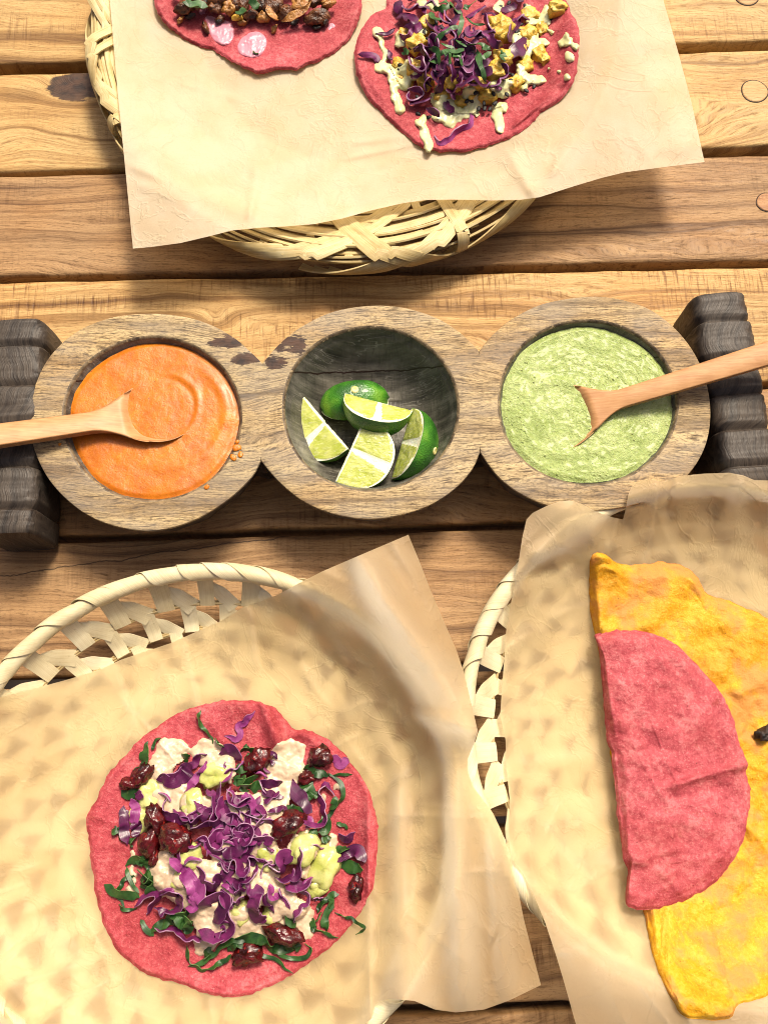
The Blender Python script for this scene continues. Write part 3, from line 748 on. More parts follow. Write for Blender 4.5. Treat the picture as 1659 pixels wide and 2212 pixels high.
def lime(label, c, axis, u, span, L, rr, band=0.0, stem=None, seed=0, wdir=None):
    rr *= 1.10; L *= 1.03
    c = np.array(c, float); e = unit(axis); u = unit(u - np.dot(u, e)*e); w = np.cross(e, u)
    if w[2] > 0: w = -w
    if wdir is not None and np.dot(w, wdir) < 0: w = -w
    root = thing('lime_wedge', label, 'lime wedge', (c[0], c[1], c[2] - rr), 'lime wedges in the middle bowl')
    n, m = 36, 26
    s = np.linspace(-1, 1, n)
    hw = np.sqrt(np.clip(1 - np.abs(s)**2.3, 0, 1))
    hw[0] = hw[-1] = .02
    # rind
    al = np.linspace(0, R(span), m)
    V = np.array([[c + e*(L*si*(1 + .02*math.sin(3*a))) + (u*math.cos(a) + w*math.sin(a))*rr*h for a in al] for si, h in zip(s, hw)])
    V += .02*fbm(V[..., 0]*1.3, V[..., 1]*1.3, V[..., 2]*1.3, seed, 2)[..., None]
    G = gridF(n, m)
    def out(G_, V_, o):
        f = G_[len(G_)//2]; p = [np.array(V_.reshape(-1, 3)[i]) for i in f[:3]]
        nn = np.cross(p[1]-p[0], p[2]-p[0]); mid = p[0]
        return G_ if np.dot(nn, o(mid)) > 0 else [g_[::-1] for g_ in G_]
    mk('rind', V.reshape(-1, 3), out(G, V, lambda q: q - c), rind_m, root)
    # two cut faces: pith sheet with two raised flesh segments
    for k, a in enumerate((0, R(span))):
        d = u*math.cos(a) + w*math.sin(a); nrm = (-w if k == 0 else (u*math.sin(a)*1 - w*math.cos(a)) * -1)
        nrm = unit(np.cross(e, d)); inside = u*math.cos(R(span)/2) + w*math.sin(R(span)/2)
        if np.dot(nrm, inside) > 0: nrm = -nrm
        nr = 22; f = np.linspace(0, 1, nr)
        ss = np.linspace(-1, 1, 56); hh = np.sqrt(np.clip(1 - np.abs(ss)**2.3, 0, 1)); hh[0] = hh[-1] = .02
        S, Fq = np.meshgrid(ss, f, indexing='ij')
        rad = Fq*hh[:, None]*rr*.995
        fl = sstep(.09, .14, (hh[:, None] - Fq*hh[:, None])*rr) * sstep(.025, .06, (Fq*hh[:, None]*rr))
        bw = .07 + .22*Fq
        gap = np.abs(S - band - .12*(Fq - .5))*L
        seg = sstep(bw*.85, bw*.85 + .08, gap)
        mem = np.ones_like(S)
        for q in (-.62, .62): mem = np.minimum(mem, .45 + .55*sstep(.01, .05, np.abs(S - band - q*(.25 + .8*Fq))*L))
        flesh = fl*seg
        hgt = .05*flesh*mem + .02*fbm(S*9, Fq*9, seed + k, seed, 2)*flesh + .004
        base = c + e*(S*L)[..., None] + d*rad[..., None] + nrm*hgt[..., None]
        GG = gridF(56, nr)
        mi = [1 if flesh.reshape(-1)[list(g_)].mean() > .5 else 0 for g_ in GG]
        mk('cut_face', base.reshape(-1, 3), out(GG, base, lambda q: nrm), [pith_m, flesh_m], root, midx=mi)
    if stem is not None:
        a0, s0 = R(stem[0]), stem[1]
        h = math.sqrt(1 - abs(s0)**2.3)
        q = c + e*L*s0 + (u*math.cos(a0) + w*math.sin(a0))*rr*h
        nn = unit((u*math.cos(a0) + w*math.sin(a0)) + e*s0*.9); t1 = unit(np.cross(nn, e)); t2 = np.cross(nn, t1)
        aa = np.linspace(0, 2*math.pi, 18, endpoint=False)
        rows = [(.24, -.05), (.21, .03), (.13, .045), (.09, .02)]
        V = np.array([[q + nn*z + (t1*math.cos(x) + t2*math.sin(x))*r for x in aa] for r, z in rows]).reshape(-1, 3)
        mk('stem_scar', V, gridF(4, 18, wrap_m=True) + [tuple(range(54, 72))], stem_m, root)
def Z2(zx, zy, z): return P(607.5 + .2563*zx, 668.3 + .2563*zy, z)
a_, b_ = Z2(195, 745, 2.6), Z2(560, 1170, 2.9)
lime('lime wedge lying left of the others with its cut face up', (a_+b_)/2, b_-a_, np.array([-.72, -.58, -.22]), 80, np.linalg.norm(b_-a_)/2, 2.05, .05, seed=1)
a_, b_ = Z2(710, 905, 3.6), Z2(450, 1470, 3.3)
lime('large lime wedge at the front, its cut face turned to the viewer', (a_+b_)/2, b_-a_, np.array([.86, -.36, .02]), 84, np.linalg.norm(b_-a_)/2, 2.25, .0, seed=2)
a_, b_ = Z2(330, 800, 2.2), Z2(900, 720, 2.4)
lime('dark green lime wedge lying rind up at the back behind the others', (a_+b_)/2 + np.array([0, .1, -.75]), b_-a_, np.array([0, .62, .78]), 100, np.linalg.norm(b_-a_)/2, 1.32, 0, (30, .08), seed=3, wdir=(0, -1, 0))
a_, b_ = Z2(560, 715, 3.3), Z2(1085, 850, 3.3)
lime('lime wedge in the centre showing dark rind below a narrow cut face', (a_+b_)/2, b_-a_, np.array([.1, -.62, .42]), 88, np.linalg.norm(b_-a_)/2 + .1, 1.75, .1, seed=4)
a_, b_ = Z2(1085, 850, 3.2), Z2(930, 1400, 2.9)
lime('bright green lime wedge at the right with a pale stem scar', (a_+b_)/2 + np.array([.05, 0, -.2]), b_-a_, np.array([.42, .12, .62]), 112, np.linalg.norm(b_-a_)/2 + .1, 1.85, 0.0, (38, .05), seed=5)
# ---------------------------------------------------------------- woven plate and palm baskets
class Ring:
    """oval in the place, found from where its rim is seen"""
    def __init__(s, cx, cy, rx, ry, z):
        l, r_, t, b = P(cx - rx, cy, z), P(cx + rx, cy, z), P(cx, cy - ry, z), P(cx, cy + ry, z)
        s.c = np.array([(l[0] + r_[0])/2, (t[1] + b[1])/2]); s.rx = (r_[0] - l[0])/2; s.ry = (t[1] - b[1])/2
    def rho(s, X, Y): return np.hypot((X - s.c[0])/s.rx, (Y - s.c[1])/s.ry)
    def pt(s, f, ph, z):
        f, ph, z = np.broadcast_arrays(np.asarray(f, float), np.asarray(ph, float), np.asarray(z, float))
        return np.stack([s.c[0] + s.rx*f*np.cos(ph), s.c[1] + s.ry*f*np.sin(ph), z], -1)
    def er(s, ph): return unit(np.stack([np.cos(ph)/s.rx, np.sin(ph)/s.ry, 0*ph], -1))
plateR = Ring(760, 37, 562, 522, 2.6)
PX, PZ = [0, .70, .80, .90, .97, 1.0, 1.1], [.55, .62, 1.0, 1.9, 2.5, 2.6, 2.6]
def plate_z(f): return np.interp(f, PX, PZ)
plate = thing('woven_plate', 'large oval woven reed plate under the pale parchment with braided edge', 'plate', (*plateR.c, 0))
rng = random.Random(5)
# base weave (hidden under the paper, felt through it)
J = Join()
for k in range(13):
    f = .06 + k*.058; ph = np.linspace(0, 2*math.pi, 90)
    p = plateR.pt(f + .004*np.sin(ph*20 + k*math.pi), ph, plate_z(f) - .1 + .06*np.sin(ph*20 + k*math.pi)); V, F, M_, U = ribbon(p, (0, 0, 1), .85, .09, .03); J.add(V, F, None, U)
for k in range(40):
    ph = k*math.pi/20; f = np.linspace(.03, .99, 40)
    p = plateR.pt(f, ph, plate_z(f) - .12 - .05*np.sin(f*50 + k*math.pi)); V, F, M_, U = ribbon(p, (0, 0, 1), .5, .09, .03); J.add(V, F, None, U)
b = J.build('base_weave', MT['straw'], plate, kind='stuff')
# reeds that run along the rim
for k, (f, w, tilt, dz) in enumerate([(.815, .5, .2, 0), (.845, .42, .9, .12), (.865, .5, .5, -.05), (.895, .55, .35, .1), (.915, .4, 1.0, .2), (.935, .55, .5, 0), (.957, .4, .8, .12), (.975, .5, .6, -.05), (.992, .42, 1.1, 0), (1.003, .4, 1.25, -.25)]):
    ph = np.linspace(0, 2*math.pi, 200) + k
    wob = .007*fbm(ph*1.3, k*3.0, 0, k, 2); wob[-1] = wob[0]
    z = plate_z(f) + dz + .10*fbm(ph*2, k*5.0, 1, k, 2)
    p = plateR.pt(f + wob*np.minimum(1, np.minimum(ph - ph[0], ph[-1] - ph)), ph, z)
    nr = -plateR.er(ph)*math.sin(tilt) + np.array([0, 0, 1.])*math.cos(tilt)
    V, F, M_, U = ribbon(p, nr, w, .11, .05)
    mk('reed', V, F, MT['straw'], plate, uv=U)
# bundles that wrap diagonally round the edge
def wrap(ph0, dph, finn, w, lift, thick=.09, end=-1.0):
    t = np.linspace(end, 1, 46)
    f = np.where(t > 0, 1.0 - (1.0 - finn)*t, 1.0)
    ph = ph0 + dph*t
    z = plate_z(f) + .30 + lift
    th = np.clip(-t, 0, 1)*math.pi*.95           # goes over the edge and under
    f = f + np.where(t <= 0, .030*np.sin(th), .0) + np.where(t > 0, .016*(1-t), .016*0)
    z = np.where(t <= 0, z - .75*(1 - np.cos(th)), z) - .22*sstep(.75, 1, t)
    er = plateR.er(ph)
    al = np.where(t <= 0, th*.95, .25*(1 - np.clip(t*3, 0, 1)))
    n = er*np.sin(al)[:, None] + np.array([0, 0, 1.])*np.cos(al)[:, None] - er*(.28*np.clip(t, 0, 1))[:, None]
    V, F, M_, U = ribbon(plateR.pt(f, ph, z), n, w, thick, .05)
    mk('wrap_strand', V, F, MT['straw'], plate, uv=U)
NG = 13
for g_ in range(NG):
    p0 = 2*math.pi*(g_ + .25)/NG
    kind = g_ % 3
    for q in range(3 if kind else 4):
        wrap(p0 + q*.042 + rng.uniform(-.006, .006), .40 + rng.uniform(-.03, .03), .78, rng.uniform(.42, .62), .05*q*.5 + rng.uniform(0, .03))
    if kind == 0:
        for q in range(2):
            wrap(p0 + .34 + q*.055, -.24, .74, rng.uniform(.5, .7), .16 + .03*q)
    if kind == 1: wrap(p0 + .17, .015, .76, .75, .12)

def palm_basket(label, ring, seed, NU, z_r=3.6):
    b = thing('palm_basket', label, 'basket', (*ring.c, 0), 'palm leaf baskets lined with parchment')
    rn = random.Random(seed)
    BX, BZ = [0, .60, .72, .80, .88, .94, 1.0], [.35, .40, .55, .95, 1.85, 2.65, z_r]
    zf = lambda f: np.interp(f, BX, BZ)
    Rm = (ring.rx + ring.ry)/2
    ph = np.linspace(0, 2*math.pi, 200)
    V, F = tube(ring.pt(1, ph, z_r)[:-1], .35, 10)
    mk('rim_core', V, gridF(199, 10, True, True), MT['palm'], b)
    # leaf strips wound round the rim
    NW = int(2*math.pi*Rm/1.75)
    for k in range(NW):
        p0 = 2*math.pi*k/NW + rn.uniform(-.035, .035)
        t = np.linspace(0, 1, 26)
        psi = R(250) - t*R(390)
        pp = p0 + t*rn.uniform(2.2, 3.6)/Rm - .5/Rm
        wd = 2.15 + rn.uniform(-.25, .3); ss = np.linspace(0, 1, 7)
        r_base = .375 + rn.uniform(0, .02); fat = rn.uniform(-.03, .06)
        lay = []
        for dr in (.0, -.035):
            pq = pp[:, None] + (ss[None] - .5)*wd/Rm + .012*np.sin(t*9 + k)[:, None]
            ps = psi[:, None] + 0*ss[None]
            rad = r_base + .10*ss[None]**1.5 + fat*np.sin(math.pi*ss)[None] + .012*np.sin(ps*3 + k) + dr
            e_ = ring.er(pq)
            lay.append(ring.pt(1, pq, z_r) + e_*(np.cos(ps)*rad)[..., None] + np.array([0, 0, 1.])*(np.sin(ps)*rad)[..., None])
        V = np.concatenate([lay[0], lay[1][:, ::-1]], 1); n_, m_ = V.shape[:2]
        U = np.stack([np.repeat(t*3.2, m_), np.tile(np.concatenate([ss, ss[::-1]])*wd, n_)], -1)
        F = gridF(n_, m_, wrap_m=True) + [tuple(range(m_ - 1, -1, -1)), tuple(range((n_-1)*m_, n_*m_))]
        mk('rim_wrap', V.reshape(-1, 3), F, MT['palm'], b, uv=U)
    # rows of bundles and strips
    rows = [.985, .885, .785, .685, .585, .485, .385, .285, .185]
    for r_i, f in enumerate(rows[1:]):
        for q in range(4):
            aq = np.linspace(0, 2*math.pi, 150)
            p = ring.pt(f + .0045*(q - 1.5) + .002*np.sin(aq*(5 + q) + q), aq, zf(f) + .04*((q % 2)*2 - 1))
            V, F = tube(p[:-1], .062, 6)
            mk('bundle_strand', V, gridF(149, 6, True, True), MT['fibre'], b)
    extra = Join(); used = 0
    for r_i in range(len(rows) - 1):
        f0, f1 = rows[r_i], rows[r_i + 1]
        nu = NU if f1 > .6 else (NU*2//3 if f1 > .35 else NU//3)
        for u in range(nu):
            jt = .06 if f0 > .75 else .16
            pc = 2*math.pi*(u + .5*(r_i % 2) + rn.uniform(-jt, jt))/nu
            dphi = 2*math.pi/nu
            wv = min(1.0 if f0 > .75 else 1.25, dphi*f1*Rm*(.44 if f0 > .75 else .60))*rn.uniform(.9, 1.1)
            # strip dropping straight and folding over the bundle
            t = np.linspace(0, 1, 12)
            f = f0 + (f1 - .012 - f0)*t; p = ring.pt(f, pc + dphi*.04*t, zf(f) + .10 + .08*sstep(.55, .85, t))
            er = ring.er(pc + 0*t)
            n = np.array([0, 0, 1.]) - er*.55*(f0 > .75)
            a1 = ribbon(p, n, wv*(1 - .12*t), .035, .03)
            # strip crossing to the next unit
            p2 = pc + dphi*(.62 - .55*(1 - t)**1.0) ; ff = f1 - .018 + (f0 - .01 - f1)*(t)
            ph2 = pc - dphi*.62 + dphi*.55*t
            z2 = zf(ff) + .10 - .10*t + .05*np.sin(math.pi*t)
            n2 = n + unit(np.stack([-np.sin(ph2), np.cos(ph2), 0*t], -1))*.35*np.sin(math.pi*t)[:, None]
            a2 = ribbon(ring.pt(ff, ph2, z2), n2, wv*(.98 - .55*sstep(.55, 1, t)), .035, .03)
            for V, F, M_, U in (a1, a2):
                if used < 190: mk('leaf_strip', V, F, MT['palm'], b, uv=U); used += 1
                else: extra.add(V, F, None, U)
    extra.build('base_weave', MT['palm'], b, kind='stuff')
    return zf
B1 = Ring(432, 1800, 560, 566, 3.6)
B2 = Ring(1568, 1612, 562, 552, 3.6)
zb1 = palm_basket('round palm leaf basket at lower left holding the salad topped tortilla', B1, 1, 31)
zb2 = palm_basket('round palm leaf basket at lower right holding the yellow folded tortilla', B2, 2, 31)

# ---------------------------------------------------------------- parchment sheets
def folds(x, y, lst):
    z = 0.0
    for x1, y1, x2, y2, amp, wd, sharp in lst:
        dx, dy = x2 - x1, y2 - y1; L = math.hypot(dx, dy)
        s = ((x - x1)*dx + (y - y1)*dy)/L; d = ((x - x1)*-dy + (y - y1)*dx)/L
        w = wd*(.45 + .55*np.clip(s/L, 0, 1))
        env = sstep(-.15*L, .15*L, s)*sstep(1.15*L, .85*L, s)
        if sharp == 1: z = z + amp*env*np.exp(-np.abs(d)/w)
        elif sharp == 2: z = z + amp*env*(sstep(0, 9, d) - .0)*np.exp(-np.clip(d, 0, None)/w)     # a step that dies away: an overlapping pleat
        else: z = z + amp*env*np.exp(-(d/w)**2)
    return z
def creases(n, box, seed, amp, lmin, lmax):
    r = random.Random(seed); out = []
    for _ in range(n):
        x, y = r.uniform(box[0], box[2]), r.uniform(box[1], box[3]); a = r.uniform(0, math.pi); L = r.uniform(lmin, lmax)
        out.append((x, y, x + L*math.cos(a), y + L*math.sin(a), r.uniform(.5, 1)*amp*r.choice((1, 1, 1, -.5)), r.uniform(5, 13), r.choice((1, 1, 2))))
    return out
CR0 = creases(20, (260, 60, 1460, 440), 3, .07, 60, 200)
CR1 = creases(46, (0, 1300, 1100, 2180), 4, .14, 70, 240)
CR2 = creases(30, (1100, 1080, 1650, 2200), 5, .13, 60, 220)
def surf(ring, prof, fold):
    def f(x, y):
        x = np.asarray(x, float); y = np.asarray(y, float)
        z = np.full(np.broadcast(x, y).shape, 1.5)
        for _ in range(4):
            q = P(x, y, z); z = prof(q[..., 0], q[..., 1], ring.rho(q[..., 0], q[..., 1])) + fold(x, y)
        return z
    return f
def sheet(name, top, right, bottom, left, zf, mat, label, n=220, m=220):
    """paper from its four edges (top: left to right, right: top to bottom, bottom: left to right, left: top to bottom)"""
    T, B, L, Q = polyres(top, m), polyres(bottom, m), polyres(left, n), polyres(right, n)
    u = np.linspace(0, 1, m)[None, :, None]; v = np.linspace(0, 1, n)[:, None, None]
    S = (1-v)*T[None] + v*B[None] + (1-u)*L[:, None] + u*Q[:, None] - ((1-u)*(1-v)*T[0] + u*(1-v)*T[-1] + (1-u)*v*B[0] + u*v*B[-1])
    V = P(S[..., 0], S[..., 1], zf(S[..., 0], S[..., 1]))
    return tag(mk(name, V.reshape(-1, 3), [f[::-1] for f in gridF(n, m)], mat), label, 'parchment paper')
def top_prof(X, Y, rho):
    return np.interp(rho, [0, .60, .70, .80, .92, 1.02, 1.15, 1.4], [.95, 1.15, 1.65, 2.2, 3.05, 3.62, 3.7, 3.5]) + .10*fbm(X*.16, Y*.16, 3, 21, 3)
top_folds = [(300, 330, 420, 260, .12, 26, 0), (290, 360, 560, 470, .18, 22, 0), (380, 230, 500, 330, -.10, 18, 0), (540, 470, 560, 350, .22, 18, 0), (300, 400, 420, 430, .10, 24, 0),
             (760, 310, 900, 290, .09, 12, 0), (740, 345, 940, 300, .09, 10, 0), (760, 380, 960, 330, -.08, 12, 0), (1150, 420, 1100, 330, .20, 24, 0), (1190, 380, 1240, 290, .14, 22, 0), (1400, 160, 1480, 330, .15, 40, 0),
             (390, 180, 520, 215, .06, 10, 0), (1080, 380, 900, 440, .10, 18, 0)]
ztop = surf(plateR, top_prof, lambda x, y: folds(x, y, top_folds + CR0))
sheet('parchment_sheet', [(225, -330), (1395, -330)], [(1395, -330), (1432, 0), (1462, 105), (1492, 218), (1521, 350)],
      [(288, 537), (330, 533), (390, 525), (450, 511), (500, 498), (560, 492), (620, 489), (680, 484), (740, 472), (800, 455), (870, 439), (920, 432), (980, 431), (1060, 433), (1120, 432), (1165, 426), (1240, 402), (1300, 384), (1350, 372), (1440, 360), (1521, 350)],
      [(225, -330), (238, 0), (255, 200), (270, 350), (288, 537)], ztop, MT['paper_pale'],
      'pale cream parchment sheet on the reed plate beneath two open tacos')

def p1_prof(X, Y, rho):
    cx_ = 1 - np.abs(vnoise(X*.28 + .2*Y, Y*.22 - .1*X, 3, 77)); base = .16*cx_**4*(rho < 1.2) + np.interp(rho, [0, .60, .72, .80, .88, .94, 1.0, 1.08, 1.2, 1.35], [.82, .88, 1.15, 1.62, 2.5, 3.5, 4.55, 4.70, 4.1, 3.4])
    return base + .10*np.maximum(fbm(X*.2, Y*.2, 4, 31, 3), -.2)
def p1_fold(x, y):
    z = folds(x, y, [(862, 1690, 868, 2260, 1.0, 42, 0), (975, 1700, 1010, 2200, .9, 38, 0), (795, 1740, 800, 2230, .5, 20, 1), (900, 1540, 1045, 1590, .8, 30, 0), (1060, 1800, 1100, 2180, .5, 30, 0), (880, 1690, 760, 1500, .25, 40, 0),
                  (770, 1195, 1015, 1570, 1.7, 62, 0), (640, 1330, 930, 1640, -.35, 50, 0), (840, 1160, 960, 1360, .3, 26, 1), (400, 1370, 440, 1540, .26, 26, 2), (545, 1310, 565, 1440, .28, 30, 2), (250, 1420, 300, 1560, .25, 30, 2), (150, 1460, 165, 1640, -.12, 20, 0), (70, 1490, 60, 1660, .14, 22, 0), (520, 1310, 640, 1420, .14, 26, 0),
                  (700, 1320, 850, 1560, .30, 40, 0), (640, 1420, 760, 1440, -.12, 30, 0), (20, 2130, 220, 2070, .10, 14, 0), (0, 1990, 150, 1940, .07, 16, 0), (450, 2160, 470, 2240, .12, 14, 0)] + CR1)
    tip = np.exp(-(((x - 885)/150)**2 + ((y - 1150)/150)**2))
    edge = np.exp(-(((x - 1032)/60)**2 + ((y - 1580)/70)**2))
    return z + 1.5*tip + .35*edge
zp1 = surf(B1, p1_prof, p1_fold)
sheet('parchment_sheet', [(-330, 1575), (-100, 1530), (0, 1507), (65, 1490), (150, 1467), (220, 1445), (262, 1425), (370, 1389), (480, 1340), (525, 1312), (600, 1285), (655, 1255), (697, 1234), (790, 1194), (882, 1155)],
      [(882, 1155), (905, 1210), (930, 1275), (960, 1345), (986, 1405), (1001, 1450), (1018, 1520), (1032, 1580), (1024, 1605), (1010, 1640), (1010, 1668), (1022, 1700), (1065, 1757), (1085, 1800), (1102, 1850), (1117, 1915), (1131, 1985), (1150, 2060), (1168, 2128)],
      [(-330, 2560), (300, 2500), (640, 2330), (803, 2200), (812, 2165), (840, 2158), (895, 2162), (940, 2181), (985, 2187), (1045, 2181), (1100, 2161), (1168, 2128)],
      [(-330, 1575), (-330, 2560)], zp1, MT['paper_tan'], 'golden tan parchment under the salad taco with its flap raised at upper right', 300, 300)

def p2_prof(X, Y, rho):
    cx_ = 1 - np.abs(vnoise(X*.28 + .2*Y, Y*.22 - .1*X, 3, 77)); base = .16*cx_**4*(rho < 1.2) + np.interp(rho, [0, .60, .72, .80, .88, .94, 1.0, 1.06, 1.2, 1.3], [.82, .88, 1.15, 1.62, 2.5, 3.5, 4.62, 4.78, 4.6, 4.4])
    return base + .10*np.maximum(fbm(X*.2, Y*.2, 5, 41, 3), -.2)
def p2_fold(x, y):
    z = folds(x, y, [(1150, 1200, 1290, 1150, .5, 34, 0), (1130, 1250, 1260, 1210, -.25, 26, 0), (1340, 1110, 1310, 1230, .40, 26, 2), (1425, 1045, 1400, 1240, .30, 22, 2), (1600, 1040, 1560, 1250, .35, 34, 0), (1450, 1040, 1440, 1110, -.2, 12, 0),
                  (1100, 1400, 1180, 1360, .2, 30, 0), (1350, 1870, 1240, 1930, .24, 60, 2), (1240, 1930, 1145, 1915, .22, 50, 2), (1275, 1970, 1275, 2060, .12, 40, 2), (1100, 1800, 1330, 1770, .10, 30, 0), (1100, 1650, 1310, 1640, .10, 26, 0), (1200, 2060, 1360, 2030, .10, 20, 0), (1100, 1720, 1300, 1710, -.08, 22, 0)] + CR2)
    return z + .5*np.exp(-(((x - 1215)/70)**2 + ((y - 1085)/60)**2))
zp2 = surf(B2, p2_prof, p2_fold)
sheet('parchment_sheet', [(1137, 1122), (1150, 1108), (1180, 1093), (1205, 1084), (1230, 1081), (1255, 1088), (1275, 1099), (1300, 1110), (1325, 1118), (1345, 1122), (1352, 1095), (1356, 1070), (1364, 1050), (1385, 1038), (1410, 1036), (1428, 1041), (1470, 1028), (1520, 1023), (1575, 1021), (1605, 1027), (1628, 1037), (1660, 1038), (1760, 1050), (1950, 1060)],
      [(1950, 1060), (2050, 1600), (1950, 2400)],
      [(1310, 2400), (1950, 2400)],
      [(1137, 1122), (1128, 1160), (1117, 1230), (1102, 1310), (1093, 1362), (1090, 1410), (1086, 1460), (1080, 1545), (1092, 1600), (1093, 1655), (1101, 1730), (1098, 1805), (1104, 1855), (1128, 1885), (1150, 1927), (1176, 1990), (1201, 2065), (1216, 2115), (1242, 2208), (1310, 2400)],
      zp2, MT['paper_tan2'], 'tan parchment lining the right basket under the pink and yellow folded tortillas', 260, 260)
# ---------------------------------------------------------------- tortillas and toppings
def tortilla(name, outline, zf, mat, parent=None, thick=.24, wr=None, rough_edge=1.6, seed=0, label=None, nb=220, nr=56, puff=None):
    o = catmull(outline, nb, True)
    c = o.mean(0)
    nrm = unit(o - c)
    k = np.arange(nb)
    o = o + nrm*(rough_edge*fbm(k*.5, seed, 0, seed, 3, .8))[:, None]
    t = 1 - (1 - np.linspace(0, 1, nr))**1.6
    S = c + (o - c)[None]*t[:, None, None]
    x, y = S[..., 0], S[..., 1]
    zb = zf(x, y)
    w = wr(x, y) if wr else 0
    ed = (1 - t)[:, None]*np.linalg.norm(o - c, axis=1)[None]/42.0       # cm from the edge
    q = P(x, y, zb)
    z = zb + thick*np.sqrt(np.clip(ed/.16, .12, 1)) + np.maximum(w, -.1) + .035*fbm(q[..., 0]*1.1, q[..., 1]*1.1, seed, seed, 4)*sstep(0, .3, ed) + .012*fbm(q[..., 0]*5, q[..., 1]*5, seed, seed + 2, 2)
    if puff: z = z + puff(x, y, ed)
    top = P(x, y, z)
    bz = np.minimum(zb + .02 + np.maximum(w, 0)*.9, z - .03)
    if puff: bz = zb + .02
    bot = P(x[::6], y[::6], bz[::6])
    # bottom lies straight under the top edge
    V = np.vstack([top.reshape(-1, 3)])
    F = [f[::-1] for f in gridF(nr, nb, wrap_m=True)]
    eb = top[-1].copy(); eb[:, 2] = bz[-1]
    inb = np.array([(eb - eb.mean(0))*s + eb.mean(0) for s in (.985, .6, .05)])
    inb[..., 2] = [bz[-1] - .005, np.full(nb, zb.mean()), np.full(nb, zb.mean())]
    Vb = np.vstack([eb[None], inb]).reshape(-1, 3)
    n0 = len(V)
    for i in range(4):
        for j in range(nb):
            a0 = (nr-1)*nb + j if i == 0 else n0 + (i-1)*nb + j
            a1 = (nr-1)*nb + (j+1) % nb if i == 0 else n0 + (i-1)*nb + (j+1) % nb
            b0 = n0 + i*nb + j; b1 = n0 + i*nb + (j+1) % nb
            F.append((a1, a0, b0, b1)[::-1][::-1] if False else (a0, b0, b1, a1)[::-1])
    V = np.vstack([V, Vb])
    ob = mk(name, V, F, mat, parent)
    return ob
def sauce(name, caps, zf, mat, parent, H=.3, seed=0, step=3.0, sink=.10, wob=3.0):
    """poured sauce: capsules (x1,y1,x2,y2,r) in picture units melted together, lying on zf"""
    a = np.array(caps, float)
    x0, x1 = (np.minimum(a[:, 0], a[:, 2]) - a[:, 4]*1.6).min(), (np.maximum(a[:, 0], a[:, 2]) + a[:, 4]*1.6).max()
    y0, y1 = (np.minimum(a[:, 1], a[:, 3]) - a[:, 4]*1.6).min(), (np.maximum(a[:, 1], a[:, 3]) + a[:, 4]*1.6).max()
    nx, ny = int((x1-x0)/step) + 2, int((y1-y0)/step) + 2
    X, Y = np.meshgrid(np.linspace(x0, x1, nx), np.linspace(y0, y1, ny))
    Xw = X + wob*fbm(X/14, Y/14, seed, seed, 2); Yw = Y + wob*fbm(X/14, Y/14, seed + 9, seed + 1, 2)
    f = np.zeros_like(X)
    for xa, ya, xb, yb, r in a:
        dx, dy = xb - xa, yb - ya; L2 = dx*dx + dy*dy
        t = np.clip(((Xw-xa)*dx + (Yw-ya)*dy)/L2, 0, 1) if L2 > 0 else 0
        d = np.hypot(Xw - xa - t*dx, Yw - ya - t*dy)/(r*1.5)
        f += np.clip(1 - d*d, 0, None)**2*min(1.0, .6 + r/60)
    th = .30
    g_ = f - th
    h = np.where(g_ > 0, H*np.minimum(1, (np.clip(g_, 0, None)/.55))**.5, np.maximum(-sink, g_*1.2))
    h = h + np.where(g_ > 0, .05*fbm(X/16, Y/16, seed, seed + 5, 3)*np.clip(g_*3, 0, 1) + .018*fbm(X/5, Y/5, seed, seed+6, 2)*np.clip(g_*4, 0, 1), 0)
    V = P(X, Y, zf(X, Y) + h).reshape(-1, 3)
    ok = (g_ > -.11).reshape(-1)
    F = [q[::-1] for q in gridF(ny, nx)]
    F = [q[::-1] for q in F if ok[q[0]] and ok[q[1]] and ok[q[2]] and ok[q[3]]]
    use = np.unique(np.array(F).ravel()); mp = -np.ones(len(V), int); mp[use] = np.arange(len(use))
    F = [[mp[i] for i in q[::-1]] for q in F]
    return mk(name, V[use], F, mat, parent)
def shred(name, pts, zf, width, tilt, mats, parent, lift=.05, ruffle=.10, seed=0, thick=.10, n=30, twist=.5, arch=.0):
    rr = random.Random(seed*77 + 5)
    p2 = catmull(pts, n)
    t = np.linspace(0, 1, n)
    L = np.linalg.norm(np.diff(p2, axis=0), axis=1).sum()/42.0
    ph = rr.uniform(0, 6.28); fr = max(1.0, L/.85)*rr.uniform(.8, 1.25)
    q = P(p2[:, 0], p2[:, 1], 1.0); T = unit(np.gradient(q[:, :2], axis=0)); side = np.stack([-T[:, 1], T[:, 0]], -1)
    lat = ruffle*1.5*vnoise(t*fr*2.6, seed*3.7, ph, seed)
    tl = tilt + twist*1.5*vnoise(t*fr*1.7, seed*1.3, ph + 5, seed)
    w = width*(np.clip(np.minimum(t*(2.5 + 6*rr.random()), (1-t)*(2.5 + 6*rr.random())) + .06, 0, 1))*(1 + .35*vnoise(t*4, seed*2.2, ph, seed))
    zc = zf(p2[:, 0], p2[:, 1]) + lift + np.abs(np.sin(tl))*w*.40 + ruffle*.8*vnoise(t*fr*2.2, seed*5.1, ph + 9, seed) + arch*np.sin(math.pi*t)
    pos = P(p2[:, 0], p2[:, 1], zc)
    pos[:, :2] += side*lat[:, None]
    s = 1 if rr.random() < .5 else -1
    nn = np.stack([side[:, 0]*np.sin(tl)*s, side[:, 1]*np.sin(tl)*s, np.cos(tl)], -1)
    V, F, M_, U = ribbon(pos, nn, w, thick, .03*s*(thick > .055), True)
    return mk(name, V, F, mats, parent, midx=M_, uv=U)
def conv(lst, ox, oy, k): return [(ox + a*k, oy + b*k) for a, b in lst]
